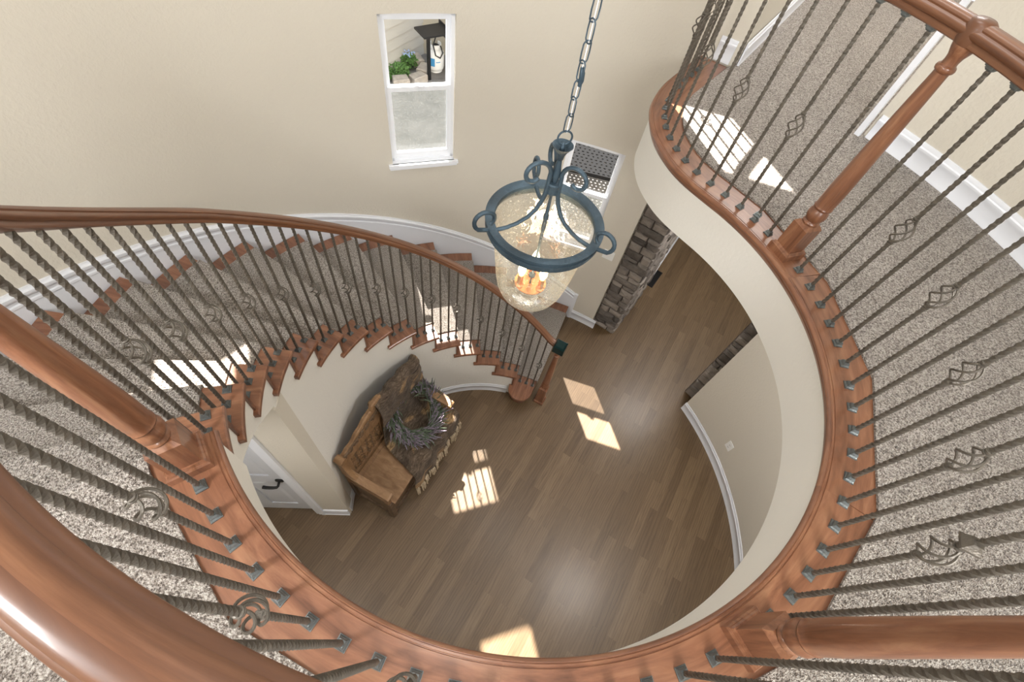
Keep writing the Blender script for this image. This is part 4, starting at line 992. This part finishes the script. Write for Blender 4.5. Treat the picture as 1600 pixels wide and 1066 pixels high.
# ================================================================== OUTSIDE
M['siding'] = simple('painted_siding', (0.40, 0.385, 0.355), 0.7)
M['siding2'] = simple('tan_siding', (0.36, 0.32, 0.25), 0.7)
M['soil'] = simple('grey_paving', (0.16, 0.15, 0.14), 0.9, bump=0.5, bscale=20, var=0.35, vscale=3)
M['block'] = simple('tan_concrete_block', (0.36, 0.32, 0.28), 0.9, bump=0.5, bscale=30, var=0.2, vscale=8)
M['tank'] = simple('white_tank_paint', (0.75, 0.76, 0.76), 0.35)
M['bluel'] = simple('blue_label', (0.05, 0.25, 0.50), 0.5)
M['plant'] = simple('garden_leaf', (0.09, 0.19, 0.045), 0.6, var=0.4, vscale=25)
M['petal'] = simple('blue_petal', (0.30, 0.38, 0.62), 0.7)
GZ = FL - 0.2
mb = MB(); mb.box((-7, RO + 1.33, GZ - 0.05), (9, 16, GZ)); struct(mb.build('ground', 'soil'))
def siding(name, p0, p1, z0, z1, mat, lap=0.18):
    d = Vector((p1[0] - p0[0], p1[1] - p0[1])).normalized(); nn = Vector((d.y, -d.x)); prof_ = [(-0.10, z0)]; z = z0
    while z < z1: prof_ += [(0.022, z), (0.0, z + lap)]; z += lap
    prof_ += [(-0.10, z)]
    mb = MB(); rows = [[(p[0] + nn.x * o, p[1] + nn.y * o, zz) for o, zz in prof_] for p in (p0, p1)]; mb.grid(rows, True); return struct(mb.build(name, mat))
siding('wall_siding', (-3.1, 6.4), (-1.14, 9.55), GZ, 0.6, 'siding')
siding('wall_siding_rear', (-1.14, 9.55), (3.2, 9.95), GZ, 0.6, 'siding2', 0.22)
tk = thing('propane_tank', 'white propane tank with blue label standing under the dark grill shelf outside', 'propane tank', (-0.86, 9.0, GZ))
mb = MB(); mb.lathe([(0.10, 0.0), (0.12, 0.0), (0.12, 0.03), (0.145, 0.05), (0.155, 0.09), (0.155, 0.28), (0.145, 0.335), (0.11, 0.375), (0.05, 0.39), (0.0, 0.392)], 28); mb.build('tank_body', 'tank', tk, smooth=50)
mb = MB(); rows = [[(0.105 * cos(a), 0.105 * sin(a), z) for a in [radians(-220 + 290 * j / 22) for j in range(23)]] for z in (0.36, 0.47)]; mb.grid(rows); c_ = mb.build('guard_collar', 'tank', tk, smooth=50); sm_ = c_.modifiers.new('t', 'SOLIDIFY'); sm_.thickness = 0.006
mb = MB(); mb.tube([(0, 0, 0.38), (0, 0, 0.44), (0.03, -0.02, 0.46), (0.10, -0.06, 0.45), (0.14, -0.10, 0.36), (0.10, -0.17, 0.30), (0.02, -0.18, 0.34), (-0.03, -0.12, 0.48), (0.05, 0.0, 0.70)], 0.012, 8); mb.lathe([(0.03, 0.43), (0.035, 0.45), (0.0, 0.47)], 10); mb.build('valve_hose', 'black', tk, smooth=50)
mb = MB(); rows = [[(0.157 * cos(a), 0.157 * sin(a), z) for a in [radians(-150 + 60 * j / 8) for j in range(9)]] for z in (0.13, 0.27)]; mb.grid(rows); rows = [[(0.157 * cos(a), 0.157 * sin(a), z) for a in [radians(-82 + 30 * j / 8) for j in range(9)]] for z in (0.20, 0.215)]; mb.grid(rows); lb_ = mb.build('label', 'bluel', tk, smooth=50); 
gr = thing('grill_cart', 'dark metal grill cart with a flat side shelf outside the larger window', 'grill', (-0.50, 8.72, GZ), radians(33))
mb = MB(); mb.box((-0.66, -0.17, 0.87), (-0.16, 0.20, 0.90)); mb.build('side_shelf', 'black', gr)
mb = MB(); mb.box((-0.16, -0.26, 0.72), (0.75, 0.28, 0.93)); mb.build('fire_box', 'black', gr)
mb = MB(); rows = [[(x, 0.27 * cos(a), 0.93 + 0.22 * sin(a)) for a in [pi * j / 10 for j in range(11)]] for x in (-0.16, 0.75)]; mb.grid(rows); mb.face([0, 1, 2, 3, 4, 5, 6, 7, 8, 9, 10]); mb.face([11, 12, 13, 14, 15, 16, 17, 18, 19, 20, 21]); mb.build('lid', 'siding2', gr, smooth=40)
for x, y in ((-0.42, 0.17), (0.10, -0.22), (0.70, -0.22), (0.70, 0.24), (0.10, 0.24)):
    mb = MB(); mb.box((x - 0.025, y - 0.025, 0), (x + 0.025, y + 0.025, 0.84)); mb.build('leg', 'black', gr)
mb = MB(); mb.box((0.08, -0.22, 0.10), (0.72, 0.24, 0.13)); mb.build('lower_shelf', 'black', gr)
for q, (x, y, r_) in enumerate(((-1.42, 8.36, 0.35), (-1.13, 8.52, 0.75), (-1.06, 8.83, 1.35), (-1.22, 9.14, 2.0))):
    mb = MB(); mb.prism([(-0.15, -0.10), (0.15, -0.085), (0.13, 0.10), (-0.13, 0.10)], 0, 0.13, bevel=0.015); o = mb.build('edging_stone', 'block', loc=(x, y, GZ)); o.rotation_euler = (0, 0, r_)
    tag(o, ('tan edging block at the low end of the garden border', 'tan edging block second from the low end of the garden border', 'tan edging block third from the low end of the garden border', 'tan edging block nearest the siding in the garden border')[q], 'edging stone', 'edging blocks of the garden border outside the window')
def bush(name, label, x, y, n, rad, h, flowers):
    e = thing(name, label, 'plant', (x, y, GZ)); rnd = random.Random(n); mb = MB()
    for q in range(n):
        a = rnd.uniform(0, 2 * pi); r_ = rad * sqrt(rnd.random()); zz = h * rnd.uniform(0.25, 1) * (1 - 0.4 * r_ / rad); c = Vector((r_ * cos(a), r_ * sin(a), zz)); d = Vector((cos(a + rnd.uniform(-1, 1)), sin(a + rnd.uniform(-1, 1)), rnd.uniform(-0.2, 0.8)))
        blade(mb, c, d, rnd.uniform(0.04, 0.08), 0.016, 0.01)
    mb.build('foliage', 'plant', e, smooth=60, fix=False)
    mb = MB()
    for q in range(10): a = 2 * pi * q / 10; mb.tube([(0, 0, 0), (rad * 0.3 * cos(a), rad * 0.3 * sin(a), h * 0.5), (rad * 0.7 * cos(a), rad * 0.7 * sin(a), h * 0.8)], 0.004, 5)
    mb.build('stem', 'plant', e)
    if flowers:
        mb = MB()
        for q in range(flowers):
            a = rnd.uniform(0, 2 * pi); r_ = rad * sqrt(rnd.random()); mb.lathe([(0.0, -0.010), (0.015, 0.0), (0.009, 0.009), (0.0, 0.010)], 7, mat=Matrix.Translation((r_ * cos(a), r_ * sin(a), h * rnd.uniform(0.85, 1.1))))
        mb.build('blossom', 'petal', e, smooth=50)
bush('garden_plant', 'low green plant in the garden border outside the larger window', -1.56, 8.66, 520, 0.24, 0.16, 0)
bush('flowering_plant', 'small plant with pale blue flowers beside the edging blocks', -1.34, 8.97, 260, 0.12, 0.26, 26)
# perforated dark patio table below the smaller window
pt = thing('patio_table', 'dark perforated metal patio table outside the small window', 'table', (1.62, 6.55, GZ), radians(-12))
mb = MB(); W_, n_ = 1.05, 30; c = 2 * W_ / n_
for i in range(n_):
    for j in range(n_):
        x, y = -W_ + i * c, -W_ + j * c; xo = (c / 2 if j % 2 else 0); hx0, hx1 = x + c * 0.27, x + c * 0.73; hy0, hy1 = y + c * 0.30, y + c * 0.70
        if xo: hx0 = x + c * 0.62; hx1 = x + c * 0.98; 
        o_ = [mb.vert(p) for p in ((x, y, 0.7), (x + c, y, 0.7), (x + c, y + c, 0.7), (x, y + c, 0.7))]; i_ = [mb.vert(p) for p in ((hx0, hy0, 0.7), (hx1, hy0, 0.7), (hx1, hy1, 0.7), (hx0, hy1, 0.7))]
        for q in range(4): mb.face([o_[q], o_[(q + 1) % 4], i_[(q + 1) % 4], i_[q]])
M['gun'] = simple('dark_powder_coat', (0.006, 0.0062, 0.007), 0.85, 0.0, spec=0.1)
tt = mb.build('table_top', 'gun', pt); sm_ = tt.modifiers.new('t', 'SOLIDIFY'); sm_.thickness = 0.012
mb = MB(); mb.box((-W_ - 0.02, -W_ - 0.02, 0.66), (W_ + 0.02, -W_, 0.715)); mb.box((-W_ - 0.02, W_, 0.66), (W_ + 0.02, W_ + 0.02, 0.715)); mb.box((-W_ - 0.02, -W_, 0.66), (-W_, W_, 0.715)); mb.box((W_, -W_, 0.66), (W_ + 0.02, W_, 0.715)); mb.build('table_rim', 'gun', pt)
for x, y in ((-1, -1), (1, -1), (1, 1), (-1, 1)):
    mb = MB(); mb.tube([(x * 0.85, y * 0.85, 0.0), (x * 0.85, y * 0.85, 0.69)], 0.022, 10); mb.build('leg', 'gun', pt)
